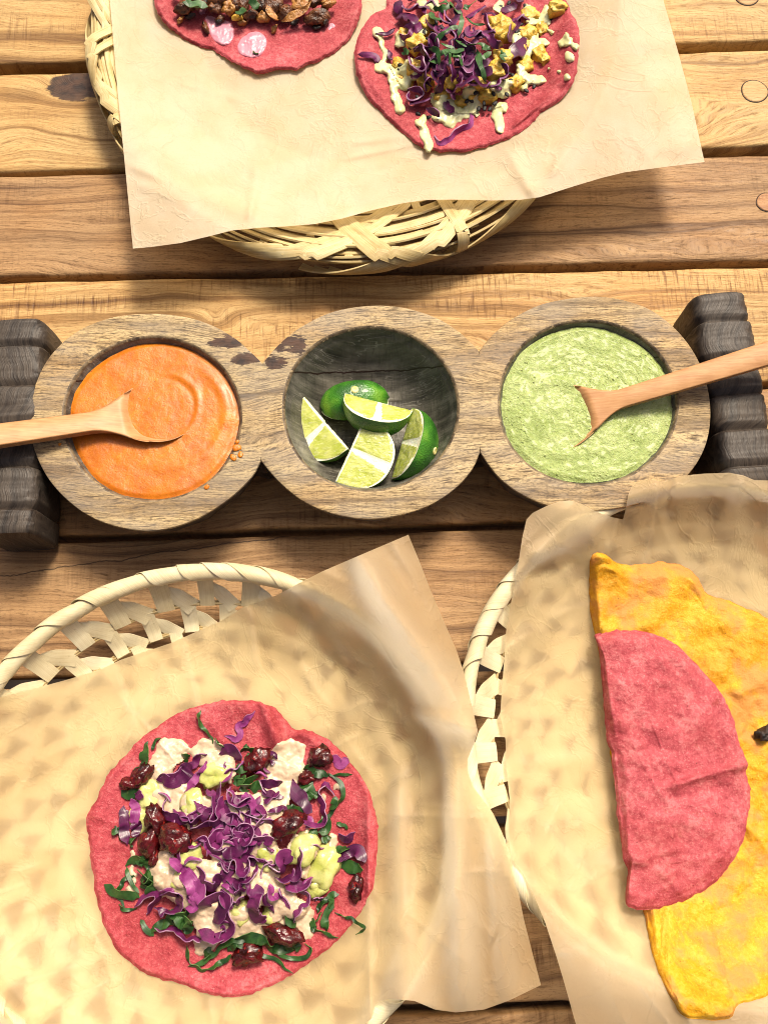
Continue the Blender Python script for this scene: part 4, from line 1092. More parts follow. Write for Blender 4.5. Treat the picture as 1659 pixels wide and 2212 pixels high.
def capconv(lst, ox, oy, k):
    out = []
    for c in lst:
        if len(c) == 3: out.append((ox + c[0]*k, oy + c[1]*k, ox + c[0]*k, oy + c[1]*k, c[2]*k))
        else: out.append((ox + c[0]*k, oy + c[1]*k, ox + c[2]*k, oy + c[3]*k, c[4]*k))
    return out
CABM = [MT['cab'], MT['cab_edge']]; CABD = [MT['cab_dark'], MT['cab_dark_edge']]; CABB = [MT['cab2'], MT['cab_edge']]
KALE = [MT['kale'], MT['kale_edge']]; HERB = [MT['herb'], MT['herb_edge']]

# ---- salad taco at lower left
K1 = (170.1, 1494.5, .4028)
tor1 = [(640,75),(760,50),(900,45),(985,55),(1060,95),(1110,150),(1155,198),(1235,206),(1330,250),(1430,340),(1500,430),(1560,540),(1600,680),(1603,850),(1592,960),(1570,1080),(1500,1200),(1430,1290),(1350,1370),(1250,1440),(1140,1520),(1050,1570),(940,1612),(830,1636),(700,1622),(620,1595),(540,1560),(440,1540),(330,1490),(230,1410),(160,1300),(120,1200),(80,1000),(60,830),(45,720),(55,640),(100,570),(150,460),(240,360),(340,250),(450,170),(530,120)]
taco1 = thing('salad_taco', 'open pink tortilla topped with purple cabbage, cranberries and beige cream on tan parchment', 'taco', (*P(505, 1830, 1)[:2], .7))
def t1w(x, y):
    return folds(x, y, [(566, 1512, 600, 1612, .55, 17, 0), (618, 1560, 640, 1640, -.16, 14, 0), (650, 1580, 720, 1640, .16, 16, 0), (430, 1540, 480, 1600, .10, 20, 0), (205, 1760, 260, 1790, .10, 14, 0), (300, 2090, 420, 2110, .08, 14, 0)]) + \
        .28*np.exp(-(((x - 520)/60)**2 + ((y - 1520)/50)**2)) + .12*np.exp(-(((x - 800)/30)**2 + ((y - 1780)/160)**2)) + .10*np.exp(-(((x - 215)/26)**2 + ((y - 1700)/120)**2))
tortilla('tortilla', conv(tor1, *K1), zp1, MT['pink'], taco1, .24, t1w, 1.8, 1)
zt1 = lambda x, y: zp1(x, y) + .22 + np.maximum(t1w(x, y), -.1)
def pile1(x, y):
    d = np.hypot((np.asarray(x, float) - 505)/238, (np.asarray(y, float) - 1842)/225)
    return zt1(x, y) + 1.15*sstep(1.0, .45, d) + .22*fbm(np.asarray(x)/40., np.asarray(y)/40., 1, 61, 2)*sstep(1.0, .7, d)
def lumps(lst, K, zf, mat, parent, name, hz, seed, sq=.75, amp=.2, boxy=0.0, sink=.3, freq=1.2):
    for i, c in enumerate(lst):
        x, y, r = K[0] + c[0]*K[2], K[1] + c[1]*K[2], c[2]*K[2]/42.0*(.88 if name == 'cranberry' else 1)
        asp = c[3] if len(c) > 3 else 1.0; rot = c[4] if len(c) > 4 else (i*1.7)
        z = float(zf(x, y))
        rz = r*hz
        V, F = blob(P(x, y, z + rz*(1 - sink)), (r*1.05, r*asp*1.0, rz), seed + i, amp, freq, 16, 22, rot, boxy)
        mk(name, V, F, mat if not isinstance(mat, list) else mat[i % len(mat)], parent)
pieces = [(735,450,80,.8,.4),(615,600,70,.9),(385,560,62,1.4,.3),(335,680,55,1.3,.3),(1200,845,85,.8,.8),(1320,935,100,.8,1.1),(1285,1045,60,.8),(1010,880,62),(870,1180,52),(1045,1185,55,1.1),(600,880,60),(550,1010,45)]
hidden = [(520,400,95),(700,350,80),(1110,380,120),(790,400,60),(960,1080,90),(1150,1130,90),(450,980,80),(690,1240,90),(1000,760,80)]
lumps(pieces, K1, lambda x, y: pile1(x, y) - .33, MT['avocado'], taco1, 'avocado_piece', .62, 100, amp=.25, freq=1.8, boxy=.2)
rngp = np.array([(K1[0]+p[0]*K1[2], K1[1]+p[1]*K1[2], p[2]*K1[2]) for p in pieces + hidden])
def pile1b(x, y):
    x = np.asarray(x, float); y = np.asarray(y, float)
    z = pile1(x, y)
    for px, py, pr in rngp:
        d = np.hypot(x - px, y - py)/pr
        z = np.maximum(z, pile1(px, py) + .42*np.sqrt(np.clip(1 - d*d, 0, 1))*pr/42*.62*1.15 - 6*(d > 1))
    return z
cream = [(490,320,75),(545,310,45),(440,395,62),(455,510,75),(490,600,75),(540,560,85),(560,640,60),(690,320,75),(760,345,48),(640,330,40),(800,440,45),(790,385,45),
         (1110,330,75),(1160,310,55),(1090,430,80),(1075,520,75),(1080,600,55),(1175,400,50),(960,740,75),(1010,820,60),(1060,870,40),(1040,700,60),(900,860,60),(780,860,60),(850,780,60),
         (470,900,55),(465,960,70),(470,1040,62),(560,1070,75),(640,1150,70),(700,1230,75),(690,1330,65),(650,1395,30),(760,1260,60),(600,1030,60),(930,1000,80),(1000,1060,80),(1100,1120,75),(1190,1190,65),(1215,1290,48),(1180,1250,60),(900,1220,70),(960,1290,52),(880,1290,50),(1050,1240,70),(830,1300,45),(720,980,70),(820,1060,70),
         (1265,800,1215,980,26),(1370,780,1325,960,24),(1165,780,1140,840,22),(1230,740,1200,800,20),(1400,510,28),(1310,560,22),(290,850,285,900,17),(290,940,285,1080,18),(280,1075,25),(1260,290,8),(880,620,80),(820,690,85),(960,610,60),(760,1160,60),(690,620,60),(1180,900,30),(730,430,40),(1030,960,55),(640,940,60),(600,700,45)]
sauce('cream', capconv(cream, *K1), lambda x, y: np.where(np.hypot((x-505)/238, (y-1842)/225) < 1.0, pile1b(x, y) - .02, zt1(x, y)), MT['cream'], taco1, .15, 71, 2.4, wob=5.0)
topz1 = lambda x, y: pile1b(x, y) + .14
cab1 = [([(430,470),(520,440),(600,400),(640,340),(690,330)],.42,.9,0),([(420,465),(500,475),(560,455),(612,400)],.75,.25,1),([(570,545),(620,470),(670,420),(690,370)],.40,.5,2),([(460,570),(475,650),(540,690),(640,690),(700,640),(735,580)],.42,.9,0),([(500,640),(560,670),(640,665)],.3,.7,0),([(700,720),(730,650),(720,560),(690,520)],.45,1.1,0),([(600,730),(660,720),(740,700),(765,600),(780,560)],.45,1.0,0),([(760,480),(740,540),(730,600)],.3,.6,0),([(820,510),(800,570),(840,600),(900,580),(890,540)],.55,.8,2),([(850,620),(900,560),(940,600),(930,660),(990,640)],.5,1.0,2),([(960,470),(1030,500),(1095,480)],.4,.5,1),([(980,520),(1040,560),(1100,550)],.35,.7,0),([(1000,600),(1040,560),(1060,530)],.4,.8,0),([(1150,465),(1180,560),(1250,650)],.62,.25,1),([(1170,675),(1240,715),(1320,710),(1305,620),(1290,530),(1330,490),(1370,560)],.42,1.1,0),([(870,640),(960,680),(1040,700),(1090,800)],.35,.9,0),([(700,780),(780,750),(870,790),(950,830)],.68,.4,2),([(620,800),(680,780),(700,830),(760,860),(800,830)],.5,.9,0),([(490,890),(560,960),(610,1040),(625,1120)],.62,.45,2),([(640,930),(680,1020),(740,1035),(775,960)],.5,.9,0),([(760,900),(800,965),(840,900),(880,965),(920,890),(965,930)],.6,1.2,0),([(780,1000),(860,1020),(930,1000),(965,930)],.6,.8,0),([(1020,930),(1080,965),(1100,900),(1150,880)],.6,.9,0),([(1060,980),(1120,1010),(1180,960),(1190,830)],.42,1.0,0),([(1110,1050),(1200,1040),(1250,1000)],.5,.8,0),([(1160,1070),(1230,1100),(1180,1180),(1150,1250)],.32,.7,0),([(960,1030),(940,1110),(955,1190),(1010,1225)],.6,.6,0),([(1020,1030),(1040,1090),(1080,1110)],.4,.5,2),([(760,1060),(785,1130),(745,1200),(720,1230)],.8,.5,1),([(830,1100),(800,1180),(815,1270),(740,1310),(640,1290)],.6,.8,0),([(410,1280),(490,1270),(560,1310),(640,1330),(740,1310),(790,1270)],.45,1.0,0),([(410,1150),(480,1190),(540,1140),(530,1075),(440,1100)],.5,.9,0),([(300,1160),(350,1110),(420,1095),(360,1190)],.45,.8,0),([(580,1170),(640,1090),(625,1010)],.55,.5,2),([(650,1160),(720,1110),(800,1090)],.6,.6,1),([(820,1130),(890,1105)],.28,.8,0),([(240,610),(245,700),(265,820)],.5,.5,1),([(285,570),(310,640),(295,720)],.45,.4,2),([(300,700),(310,780)],.5,.3,1),([(320,530),(345,570)],.4,.5,0),([(755,340),(820,310),(865,375)],.6,.4,1),([(1360,910),(1440,865),(1500,850),(1535,915)],.58,.5,1),([(1395,755),(1440,790),(1485,755)],.42,.6,1),([(1260,1120),(1305,1105)],.32,.8,1),([(1030,380),(1050,385)],.22,.5,1),([(900,740),(960,720),(1000,650),(950,600)],.4,1.0,0),([(770,600),(790,680),(850,700),(880,760)],.45,1.0,0),([(1010,640),(1070,630),(1130,625)],.25,.9,0),([(870,870),(900,800),(960,800)],.45,.9,2),([(700,880),(690,820),(640,790)],.35,.9,2),([(840,1010),(880,1060),(850,1100)],.5,.9,1),([(800,520),(830,560),(810,610)],.4,1.1,2)]
for i, (p, w, tl, k) in enumerate(cab1):
    flat = k == 1
    shred('cabbage_shred', conv(p, *K1), topz1, w*1.05, tl, [CABM, CABD, CABB][k] if not (k == 0 and i % 4 == 3) else CABD, taco1, .05 + .03*(i % 4), .07 if flat else .11, i, .05, 34, .25 if flat else .55)
rc = random.Random(9)
for i in range(24):
    a = rc.uniform(0, 6.28); d = abs(rc.gauss(0, .42))
    cx, cy = 850 + 330*d*math.cos(a), 760 + 420*d*math.sin(a)
    pts = [(cx, cy)]; h = rc.uniform(0, 6.28)
    for q in range(rc.choice((2, 3, 4))):
        h += rc.uniform(-1.3, 1.3); pts.append((pts[-1][0] + 48*math.cos(h), pts[-1][1] + 48*math.sin(h)))
    shred('cabbage_shred', conv(pts, *K1), topz1, rc.uniform(.35, .6), rc.uniform(.1, .9), rc.choice((CABM, CABM, CABD, CABD)), taco1, rc.uniform(.0, .12), .08, 200 + i, .05, 26)
for i in range(46):
    a = rc.uniform(0, 6.28); d = rc.uniform(0, 1)**.7
    cx, cy = 830 + 430*d*math.cos(a), 800 + 470*d*math.sin(a)
    pts = [(cx, cy)]; h = rc.uniform(0, 6.28)
    for q in range(rc.choice((1, 2, 2, 3))): h += rc.uniform(-.8, .8); pts.append((pts[-1][0] + 42*math.cos(h), pts[-1][1] + 42*math.sin(h)))
    shred('cabbage_shred', conv(pts, *K1), topz1, rc.uniform(.14, .30), rc.uniform(.2, 1.2), rc.choice((CABM, CABM, CABD, CABB)), taco1, rc.uniform(.02, .12), .06, 400 + i, .06, 18)
for i, (p, w, tl, k) in enumerate([([(780,245),(850,240),(870,180),(945,100)],.30,.5,2),([(1355,345),(1400,385),(1440,350)],.45,.3,2)]):
    shred('cabbage_shred', conv(p, *K1), zt1, w, tl, CABB, taco1, .06, .08, 300 + i, .08, 30)
kale1 = [([(650,100),(660,170),(700,220),(725,290)],.22),([(390,310),(410,270),(445,250)],.16),([(335,430),(350,350),(375,265)],.55),([(300,430),(340,400)],.3),([(230,530),(280,550),(330,530)],.5),([(180,745),(225,725)],.4),([(220,790),(235,770)],.25),
 ([(250,930),(320,900),(380,950),(350,1020),(395,1080)],.35),([(140,1030),(190,1070),(260,1090),(330,1110)],.42),([(250,1170),(212,1080),(245,1010),(310,970)],.24),([(215,1140),(250,1170),(315,1162)],.2),([(255,940),(285,1020),(325,1085)],.18),
 ([(320,960),(370,1000),(400,1060)],.6),([(330,1040),(380,1020),(400,960)],.6),([(340,920),(390,900)],.6),([(370,1080),(410,1020)],.5),([(280,820),(300,790)],.5),([(330,880),(360,930)],.6),
 ([(335,1220),(360,1270),(405,1310)],.25),([(385,1300),(440,1250),(500,1225)],.40),([(500,1200),(560,1220),(610,1260)],.7),([(520,1260),(560,1200),(600,1180)],.7),([(560,1280),(610,1250)],.6),([(480,1240),(520,1180)],.6),
 ([(578,1360),(590,1440),(640,1480),(705,1490)],.2),([(588,1475),(680,1445),(760,1370),(830,1335),(910,1325)],.3),([(690,1490),(760,1460),(825,1415)],.22),([(820,1335),(950,1320),(1050,1375),(1165,1385)],.5),([(895,1350),(970,1410),(1060,1445),(1152,1518)],.22),([(1050,1400),(1140,1425),(1222,1425),(1252,1375),(1212,1348)],.2),([(800,1390),(830,1350),(900,1340)],.5),([(950,1340),(1010,1330)],.5),([(1080,1360),(1160,1370)],.5),([(680,1420),(720,1390)],.5),([(1170,1340),(1180,1390)],.3),
 ([(1250,1265),(1320,1295),(1395,1320)],.18),([(1370,1190),(1460,1210),(1535,1262),(1485,1305)],.16),([(1275,1180),(1330,1115),(1395,1080)],.3),([(1330,1285),(1322,1200),(1372,1130)],.4),([(1262,1240),(1305,1180)],.25),([(1275,1285),(1250,1215)],.3),([(1350,1100),(1365,1160)],.25),([(1150,1160),(1130,1220),(1170,1240)],.6),
 ([(1390,915),(1450,935),(1525,955)],.62),([(1375,850),(1450,830)],.42),([(1385,700),(1445,735)],.2),([(1250,775),(1290,700),(1360,640),(1412,560),(1390,480),(1330,440)],.25),([(1205,410),(1270,430),(1340,455)],.5),([(1330,440),(1400,445),(1468,437)],.12),([(1210,470),(1240,530),(1225,590)],.6),([(1260,520),(1240,570)],.6),([(1115,610),(1180,640),(1245,645)],.42),([(1290,760),(1330,730),(1320,650)],.4),([(1240,740),(1280,790)],.5),([(1350,780),(1300,800)],.4),([(1350,620),(1390,570)],.4),
 ([(830,500),(900,480),(965,455)],.5),([(840,430),(890,400),(920,330)],.6),([(860,520),(930,500),(990,520)],.6),([(860,320),(910,310),(955,318)],.35),([(900,280),(910,310)],.25),([(735,260),(770,290)],.5),([(880,460),(850,490)],.6),([(560,360),(595,350)],.5)]
for i, (p, w) in enumerate(kale1):
    shred('kale_strip', conv(p, *K1), lambda x, y: np.maximum(zt1(x, y), np.where(np.hypot((x-505)/238, (y-1842)/225) < .93, pile1(x, y), 0)), w*1.0, .35, KALE, taco1, .06 + .04*(i % 3), .07, 500 + i, .03, 34, .9, .08)
cran1 = [(335,450,85,.65,.9),(270,490,62,.55,.2),(410,680,85,.6,1.9),(385,800,82,.75,1.2),(405,890,45,.6,1.5),(520,790,84,.92,.4),(960,375,85,.8,1.0),(1290,350,72,.85,.3),(1215,455,50,.8,.2),(1122,705,88,.7,.5),(1100,1295,92,.62,-.3),(905,1410,80,.72,.1),(1490,1050,68,.58,1.4)]
lumps(cran1, K1, lambda x, y: np.maximum(zt1(x, y), np.where(np.hypot((x-505)/238, (y-1842)/225) < .97, pile1b(x, y) + .1, 0)), MT['cran'], taco1, 'cranberry', .62, 700, amp=.42, sink=.25, freq=2.0)

# ---- cabbage and potato taco at upper right
K2 = (747.2, 0.0, .3186)
tor2 = [(836,0),(833,16),(805,32),(782,64),(766,105),(768,143),(777,178),(795,213),(824,242),(852,271),(884,299),(913,319),(938,325),(970,327),(1008,327),(1034,319),(1075,309),(1114,290),(1149,264),(1171,242),(1212,213),(1238,178),(1247,137),(1252,80),(1244,45),(1235,34),(1230,16),(1222,0),(1190,-60),(1110,-115),(1010,-138),(910,-110),(850,-50)]
taco2 = thing('cabbage_taco', 'open pink tortilla with potato, dark cabbage, black sesame and pale green cream', 'taco', (*P(1010, 110, 1)[:2], .8))
def t2w(x, y):
    return folds(x, y, [(1110, 272, 1200, 200, .30, 9, 0), (1130, 262, 1215, 188, -.16, 7, 0), (830, 20, 800, 120, .14, 14, 0), (790, 150, 830, 215, .12, 14, 0), (1235, 40, 1190, 70, .1, 12, 0), (1180, 90, 1200, 180, .10, 14, 0)]) \
        + .45*np.exp(-(((x - 1240)/34)**2 + ((y - 110)/110)**2)) + .40*np.exp(-(((x - 775)/30)**2 + ((y - 110)/100)**2)) + .18*np.exp(-(((x - 960)/120)**2 + ((y - 325)/24)**2))
tortilla('tortilla', tor2, ztop, MT['pink'], taco2, .26, t2w, 1.3, 2)
zt2 = lambda x, y: ztop(x, y) + .24 + np.maximum(t2w(x, y), -.1)
def in2(x, y): return np.hypot((np.asarray(x, float) - 1005)/172, (np.asarray(y, float) - 95)/150)
def pile2(x, y): return zt2(x, y) + 1.5*sstep(1.0, .35, in2(x, y)) + .15*fbm(np.asarray(x)/30., np.asarray(y)/30., 1, 81, 2)*sstep(1, .7, in2(x, y))
pot = [(1430,60,72,.7,.2),(1330,205,62,.8),(1250,110,66),(1310,375,66,.9),(1345,400,40),(1215,445,60),(1150,575,66),(1040,200,95),(360,440,55),(350,545,48),(420,575,45),(780,700,60,.7),(650,640,66),(960,640,75),(1000,480,80),(1060,400,70),(560,180,70),(1220,235,70),(480,300,70),(850,640,60),(540,560,60),(1190,320,60),(400,240,50),(470,460,60),(720,560,66),(900,560,60)]
lumps(pot, K2, lambda x, y: np.where(in2(x, y) < 1, pile2(x, y) - .3, zt2(x, y)), MT['potato'], taco2, 'potato_piece', .75, 900, amp=.3, boxy=.45, freq=2.2)
crm2 = [(215,220,42),(230,240,270,380,28),(245,450,52),(300,470,330,560,38),(305,540,335,650,28),(345,680,370,745,38),(390,570,45),(370,290,35),(380,470,40),(460,500,55),(430,430,40),(490,830,30),(510,850,565,990,36),(560,1010,22),(530,800,30),(630,800,760,780,45),(680,730,75),(620,660,55),(700,840,40),(850,640,60),(870,710,55),(820,760,40),(890,780,25),(1020,740,1070,730,36),(1020,790,1045,850,40),(1050,880,25),(1060,610,62),(1000,590,45),(1110,560,40),(1190,470,42),(1240,540,1330,545,38),(1210,600,28),(1195,520,35),(1500,280,42),(1450,300,25),(1560,315,26),(1495,240,20),(1510,385,42),(1375,462,13),(1440,490,16),(1490,525,28),(1390,212,22),(1360,200,15),(1235,60,1260,150,36),(1180,270,60),(1240,320,58),(1310,310,36),(1350,285,28),(1355,60,28),(1345,110,36),(1370,150,26),(500,190,62),(560,140,45),(370,240,40),(1330,160,34),(1270,250,40),(1220,380,34),(1040,50,40),(600,40,40),(520,20,40)]
sauce('cream', capconv(crm2, *K2), lambda x, y: np.where(in2(x, y) < 1, pile2(x, y) + .08, zt2(x, y)), MT['green_cream'], taco2, .22, 83, 2.2)
top2 = lambda x, y: pile2(x, y) + .22
cab2 = [([(380,30),(430,60),(500,40),(560,70)],.4,.9),([(340,130),(400,100),(460,150),(400,190)],.75,.4),([(200,220),(280,232),(335,190)],.25,.4),([(370,220),(420,250),(500,190),(530,150)],.5,.7),([(400,250),(440,300),(440,340)],.6,.4),([(440,335),(520,325),(552,420),(530,520),(580,590)],.5,1.1),([(430,380),(460,470),(520,480),(520,400),(470,400)],.7,.9),([(550,620),(540,560),(580,530)],.45,.9),([(610,640),(650,570),(680,470),(660,430)],.5,.5),([(420,600),(500,600),(520,650),(440,680),(420,620)],.4,1.1),([(430,700),(520,690),(580,660)],.45,.8),([(540,740),(600,750),(640,790)],.42,.7),([(690,600),(720,640),(735,670)],.5,.4),([(670,40),(690,110),(730,160)],.35,.8),([(700,180),(760,90),(740,60)],.6,.5),([(820,130),(880,80),(940,40)],.6,.5),([(920,100),(990,90),(1040,130),(1080,180)],.5,.8),([(1050,80),(1100,60),(1150,20)],.45,.9),([(1080,200),(1140,150),(1190,110),(1245,135)],.6,.6),([(1090,280),(1120,200),(1180,130)],.6,.5),([(1100,410),(1160,330),(1245,280)],.75,.25),([(830,170),(840,240),(920,220),(965,285)],.55,.7),([(800,440),(850,350),(880,395)],.6,.4),([(750,590),(850,530),(930,575),(980,560)],.55,.8),([(780,540),(820,460),(900,420),(985,400)],.8,.3),([(950,590),(1040,560),(1075,480),(1040,430)],.55,1.0),([(830,555),(900,575)],.35,.5),([(1015,590),(1045,612)],.3,.3),([(670,680),(700,720),(738,758)],.38,.5),([(280,340),(300,380),(318,405)],.3,.3),([(600,180),(650,220),(700,190)],.5,.8),([(560,480),(600,420),(640,500)],.5,.8),([(700,420),(740,500),(720,560)],.55,.7),([(620,330),(600,260),(560,280)],.5,.8),([(870,480),(940,500),(990,450)],.5,.8),([(980,230),(1010,300),(1060,310)],.5,.7),([(430,10),(470,-40),(560,-20)],.5,.8),([(900,10),(960,-40),(1040,-20)],.5,.8),([(1080,-10),(1150,-50),(1200,10)],.5,.7),([(640,-10),(700,-60),(780,-30)],.5,.7),([(380,90),(350,50),(380,10)],.6,.5)]
for i, (p, w, tl) in enumerate(cab2):
    shred('cabbage_shred', conv(p, *K2), top2, w, tl, CABD if i % 3 else CABM, taco2, .05 + .03*(i % 4), .08 if tl < .5 else .11, 1000 + i, .085, 30, .3 if tl < .5 else .55)
for i in range(34):
    a = rc.uniform(0, 6.28); d = abs(rc.gauss(0, .5)); cx, cy = 740 + 340*d*math.cos(a), 290 + 340*d*math.sin(a)
    pts = [(cx, cy)]; h = rc.uniform(0, 6.28)
    for q in range(3): h += rc.uniform(-1.3, 1.3); pts.append((pts[-1][0] + 55*math.cos(h), pts[-1][1] + 55*math.sin(h)))
    shred('cabbage_shred', conv(pts, *K2), top2, rc.uniform(.3, .55), rc.uniform(.3, 1.2), rc.choice((CABD, CABD, CABM)), taco2, rc.uniform(-.1, .1), .10, 1100 + i, .085, 26)
shred('cabbage_shred', conv([(600,920),(640,970),(690,955),(720,920),(770,880),(835,845),(860,790),(835,745)], *K2), zt2, .45, 1.05, CABB, taco2, .10, .06, 1200, .09, 44, .5)
herb2 = [([(600,285),(680,210),(775,178)],.3),([(785,90),(780,180),(760,245)],.3),([(575,80),(590,120),(645,132)],.42),([(700,10),(745,65),(790,90)],.3),([(790,60),(840,30),(885,0)],.35),([(560,330),(620,350),(635,440)],.3),([(820,298),(900,302),(985,335)],.5),([(890,330),(910,430),(950,560)],.38),([(920,400),(985,350)],.4),([(1055,340),(1075,400)],.55),([(700,340),(708,450)],.2),([(640,290),(740,332)],.2),([(740,270),(825,320)],.3),([(815,120),(870,160),(945,165)],.16),([(590,60),(650,60),(720,30)],.4),([(570,400),(620,430)],.4),([(385,352),(425,340)],.5),([(770,390),(790,450)],.25),([(680,330),(740,350),(800,330)],.4),([(720,390),(780,360)],.4),([(650,370),(690,330)],.4),([(690,10),(640,20)],.4)]
for i, (p, w) in enumerate(herb2):
    shred('herb_strip', conv(p, *K2), top2, w*.95, .3, HERB, taco2, .32 + .05*(i % 3), .03, 1300 + i, .03, 28, .7, .06)
ses = [(515,135),(570,155),(505,210),(530,220),(560,260),(610,150),(640,140),(620,200),(990,245),(1165,245),(1185,165),(1175,205),(1395,122),(1045,45),(1215,40),(1105,20),(365,475),(485,660),(490,770),(560,795),(710,748),(880,630),(820,685),(850,685),(935,700),(900,738),(940,735),(975,740),(1000,635),(1075,555),(1115,545),(1130,510),(1275,585),(1222,615),(1090,640),(1010,700),(370,440),(600,250),(545,200),(1000,300),(1085,480),(590,225),(650,185),(600,175),(1140,575),(1095,500),(1155,215)]
for i, (x, y) in enumerate(ses):
    px, py = K2[0] + x*K2[2], y*K2[2]
    z = float(np.where(in2(px, py) < 1, pile2(px, py) + .20, zt2(px, py) + .05)); z += .18 if (py > 190 and in2(px, py) < 1.05) else 0
    V, F = blob(P(px, py, z), (.20, .125, .075), 40 + i, .12, 1, 8, 12, rc.uniform(0, 3.1))
    k = (V - P(px, py, z)); mk('sesame_seed', V, F, MT['sesame'], taco2)

# ---- mushroom taco at upper left
K3 = (315.9, 0.0, .293)
tor3 = [(333,0),(350,40),(385,75),(430,100),(455,105),(500,131),(540,150),(566,159),(594,150),(640,150),(664,138),(700,126),(745,95),(770,55),(782,0),(770,-90),(715,-190),(630,-250),(550,-262),(450,-235),(370,-160),(335,-70)]
taco3 = thing('mushroom_taco', 'open pink tortilla heaped with browned mushrooms and two pink cream drops', 'taco', (*P(560, -30, 1)[:2], .8))
def t3w(x, y):
    return .40*np.exp(-(((x - 345)/40)**2 + ((y - 10)/70)**2)) + .35*np.exp(-(((x - 770)/30)**2 + ((y - 10)/70)**2)) + .22*np.exp(-(((x - 560)/120)**2 + ((y - 150)/26)**2)) + folds(x, y, [(440, 104, 540, 150, .10, 8, 0), (640, 152, 660, 135, .10, 6, 0)])
tortilla('tortilla', tor3, ztop, MT['pink'], taco3, .26, t3w, 1.4, 3)
zt3 = lambda x, y: ztop(x, y) + .24 + t3w(x, y)
sauce('cream_drop', capconv([(420,85,490,170,34),(505,190,55),(560,230,88),(585,280,52)], *K3), zt3, MT['pink_cream'], taco3, .09, 91, 1.6, wob=.8)
sauce('cream_drop', capconv([(805,320,86),(740,350,68),(790,345,70)], *K3), zt3, MT['pink_cream'], taco3, .09, 92, 1.6, wob=.8)
sauce('cream_drop', capconv([(1370,190,26),(1350,215,16)], *K3), zt3, MT['pink_cream'], taco3, .06, 93, 1.8)
pile3 = lambda x, y: zt3(x, y) + 1.0*sstep(75, -60, np.asarray(y, float))
mush = [(290,55,100,.8,.5),(255,145,42,.6,.9),(440,205,58,.5,1.9),(545,140,42,.6,.3),(610,60,70,.9),(500,40,75,.8),(770,110,72,.8),(865,120,70,.9),(930,40,85,1.0),(1030,95,85,.8,.3),(945,215,46,.5,1.2),(700,30,70),(390,20,70),(1130,20,80),(830,20,70),(1250,130,100,.62,.2),(1340,30,70,.5,.5),(1250,10,70,.7),(660,100,40,.6),(710,170,38,.5,.2)]
lumps(mush, K3, pile3, [MT['shroom'], MT['shroom_light'], MT['shroom']], taco3, 'mushroom_piece', .62, 1500, amp=.4, sink=.35, freq=1.5)
lumps([(675,130,52,.6,.2)], K3, lambda x, y: pile3(x, y) + .1, MT['potato'], taco3, 'garlic_piece', .6, 1590, amp=.2)
lumps([(1330,140,60,.35,1.3),(1100,165,40,.6,.4),(1260,200,42,.5,.2),(1285,75,40,.5,.1),(540,150,40,.6,.8),(325,120,50,.35,.4)], K3, lambda x, y: pile3(x, y) + .05, MT['char'], taco3, 'charred_piece', .6, 1600, amp=.4, sink=.4)
for i in range(46):
    x, y, r = rc.uniform(230, 1380), rc.uniform(-620, 10), rc.uniform(55, 100)
    lumps([(x, y, r, rc.uniform(.5, 1.0), rc.uniform(0, 3))], K3, lambda x, y: pile3(x, y) - .1, [MT['shroom'], MT['shroom_light'], MT['shroom'], MT['char']][i % 4], taco3, 'mushroom_piece', .6, 1700 + i, amp=.4, freq=1.5)
for i, (p, w) in enumerate([([(270,10),(340,30),(400,30),(460,45)],.5),([(660,80),(700,90),(740,70)],.5),([(690,120),(710,80),(730,60)],.4),([(765,-10),(795,30),(820,65)],.5),([(350,45),(420,50)],.3)]):
    shred('herb_strip', conv(p, *K3), lambda x, y: pile3(x, y) + .55, w, .3, HERB, taco3, .1, .05, 1800 + i, .05, 24, .5)
for i, (p, w) in enumerate([([(1000,165),(1090,115),(1170,60),(1220,0)],.42),([(890,40),(930,110),(975,150)],.4)]):
    shred('onion_strip', conv(p, *K3), lambda x, y: pile3(x, y) + .45, w, .5, [MT['shroom_light'], MT['shroom_light']], taco3, .1, .05, 1850 + i, .07, 24, .5)
shred('herb_strip', conv([(790,375),(800,392),(832,396)], *K3), zt3, .16, .3, KALE, taco3, .12, .02, 1870, .05, 14)

# ---- folded tortillas in the right basket
ye = [(1275,1204),(1284,1196),(1303,1195),(1318,1206),(1336,1217),(1380,1219),(1410,1216),(1430,1212),(1452,1219),(1475,1222),(1505,1246),(1526,1282),(1570,1297),(1608,1312),(1642,1326),(1720,1376),(1780,1450),(1815,1560),(1825,1700),(1810,1840),(1770,1960),(1715,2070),(1662,2147),(1630,2160),(1592,2172),(1580,2198),(1550,2204),(1520,2203),(1476,2196),(1455,2165),(1435,2130),(1415,2080),(1400,2020),(1390,1970),(1372,1890),(1340,1760),(1315,1600),(1300,1450),(1284,1362),(1275,1327),(1273,1260)]
def yw(x, y):
    return folds(x, y, [(1560, 1480, 1640, 1600, -.12, 20, 0), (1500, 1250, 1420, 1330, .12, 30, 0), (1285, 1360, 1400, 1355, .10, 9, 0), (1420, 2100, 1540, 2110, .10, 16, 0), (1560, 1500, 1700, 1450, .14, 26, 0), (1640, 1700, 1610, 1800, .12, 14, 0), (1290, 1218, 1380, 1226, -.18, 7, 0), (1283, 1200, 1330, 1212, .22, 7, 0)])
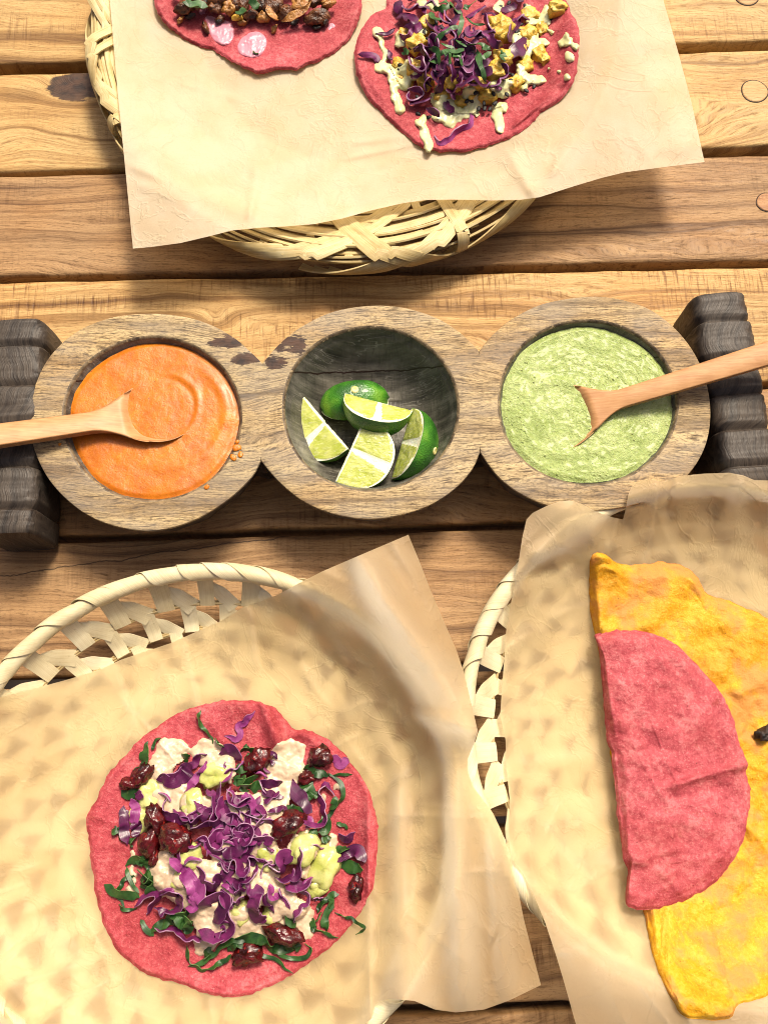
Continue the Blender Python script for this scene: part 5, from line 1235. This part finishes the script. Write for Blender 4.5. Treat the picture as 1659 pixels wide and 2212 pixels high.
def ypuff(x, y, ed): return .62*sstep(0, .9, ed)*sstep(1750, 1250, x) + .13*fbm(x/50., y/50., 1, 141, 4)*sstep(0, .6, ed) + .045*fbm(x/12., y/12., 1, 145, 3)*sstep(0, .4, ed)
ybase = tortilla('folded_tortilla', ye, zp2, MT['yellow'], None, .26, yw, 1.4, 4, puff=ypuff, nb=260, nr=80)
tag(ybase, 'large yellow folded tortilla with browned patches, half under the pink one', 'folded tortilla')
def zy(x, y):
    o = catmull(ye, 160, True)
    return zp2(x, y) + .30 + .62*sstep(1750, 1250, np.asarray(x, float))*.9
V, F = blob(P(1652, 1584, 1.55), (.55, .32, .3), 4, .5, 2.0, 14, 20, .5)
mk('dark_filling', V, F, MT['char'], ybase)
pk = [(1283,1373),(1290,1369),(1312,1362),(1345,1360),(1372,1360),(1420,1372),(1462,1395),(1506,1437),(1546,1482),(1575,1532),(1590,1577),(1596,1608),(1612,1640),(1614,1655),(1611,1672),(1619,1700),(1620,1730),(1612,1790),(1591,1845),(1556,1893),(1520,1925),(1470,1950),(1435,1960),(1400,1966),(1362,1961),(1351,1945),(1354,1900),(1356,1881),(1347,1856),(1333,1756),(1321,1632),(1310,1592),(1298,1452),(1292,1397)]
def pkw(x, y):
    return folds(x, y, [(1440, 1700, 1622, 1646, .34, 13, 0), (1430, 1730, 1560, 1700, -.10, 14, 0), (1370, 1860, 1470, 1830, .16, 12, 0), (1350, 1880, 1420, 1870, -.12, 9, 0), (1320, 1640, 1480, 1650, .10, 20, 0), (1330, 1480, 1440, 1470, .12, 18, 0), (1360, 1560, 1500, 1600, .10, 20, 0), (1420, 1400, 1530, 1530, -.08, 16, 0), (1330, 1420, 1360, 1380, .08, 14, 0), (1400, 1760, 1560, 1790, .10, 20, 0)])
def pkpuff(x, y, ed): return .36*sstep(0, .7, ed)*sstep(1660, 1380, x) + .12*fbm(x/46., y/46., 1, 151, 3)*sstep(0, .6, ed)
pko = tortilla('folded_tortilla', pk, lambda x, y: zy(x, y) - .02, MT['pink_fold'], None, .24, pkw, 1.3, 6, puff=pkpuff, nb=240, nr=70)
tag(pko, 'pink folded half moon tortilla lying on top of the yellow one', 'folded tortilla')
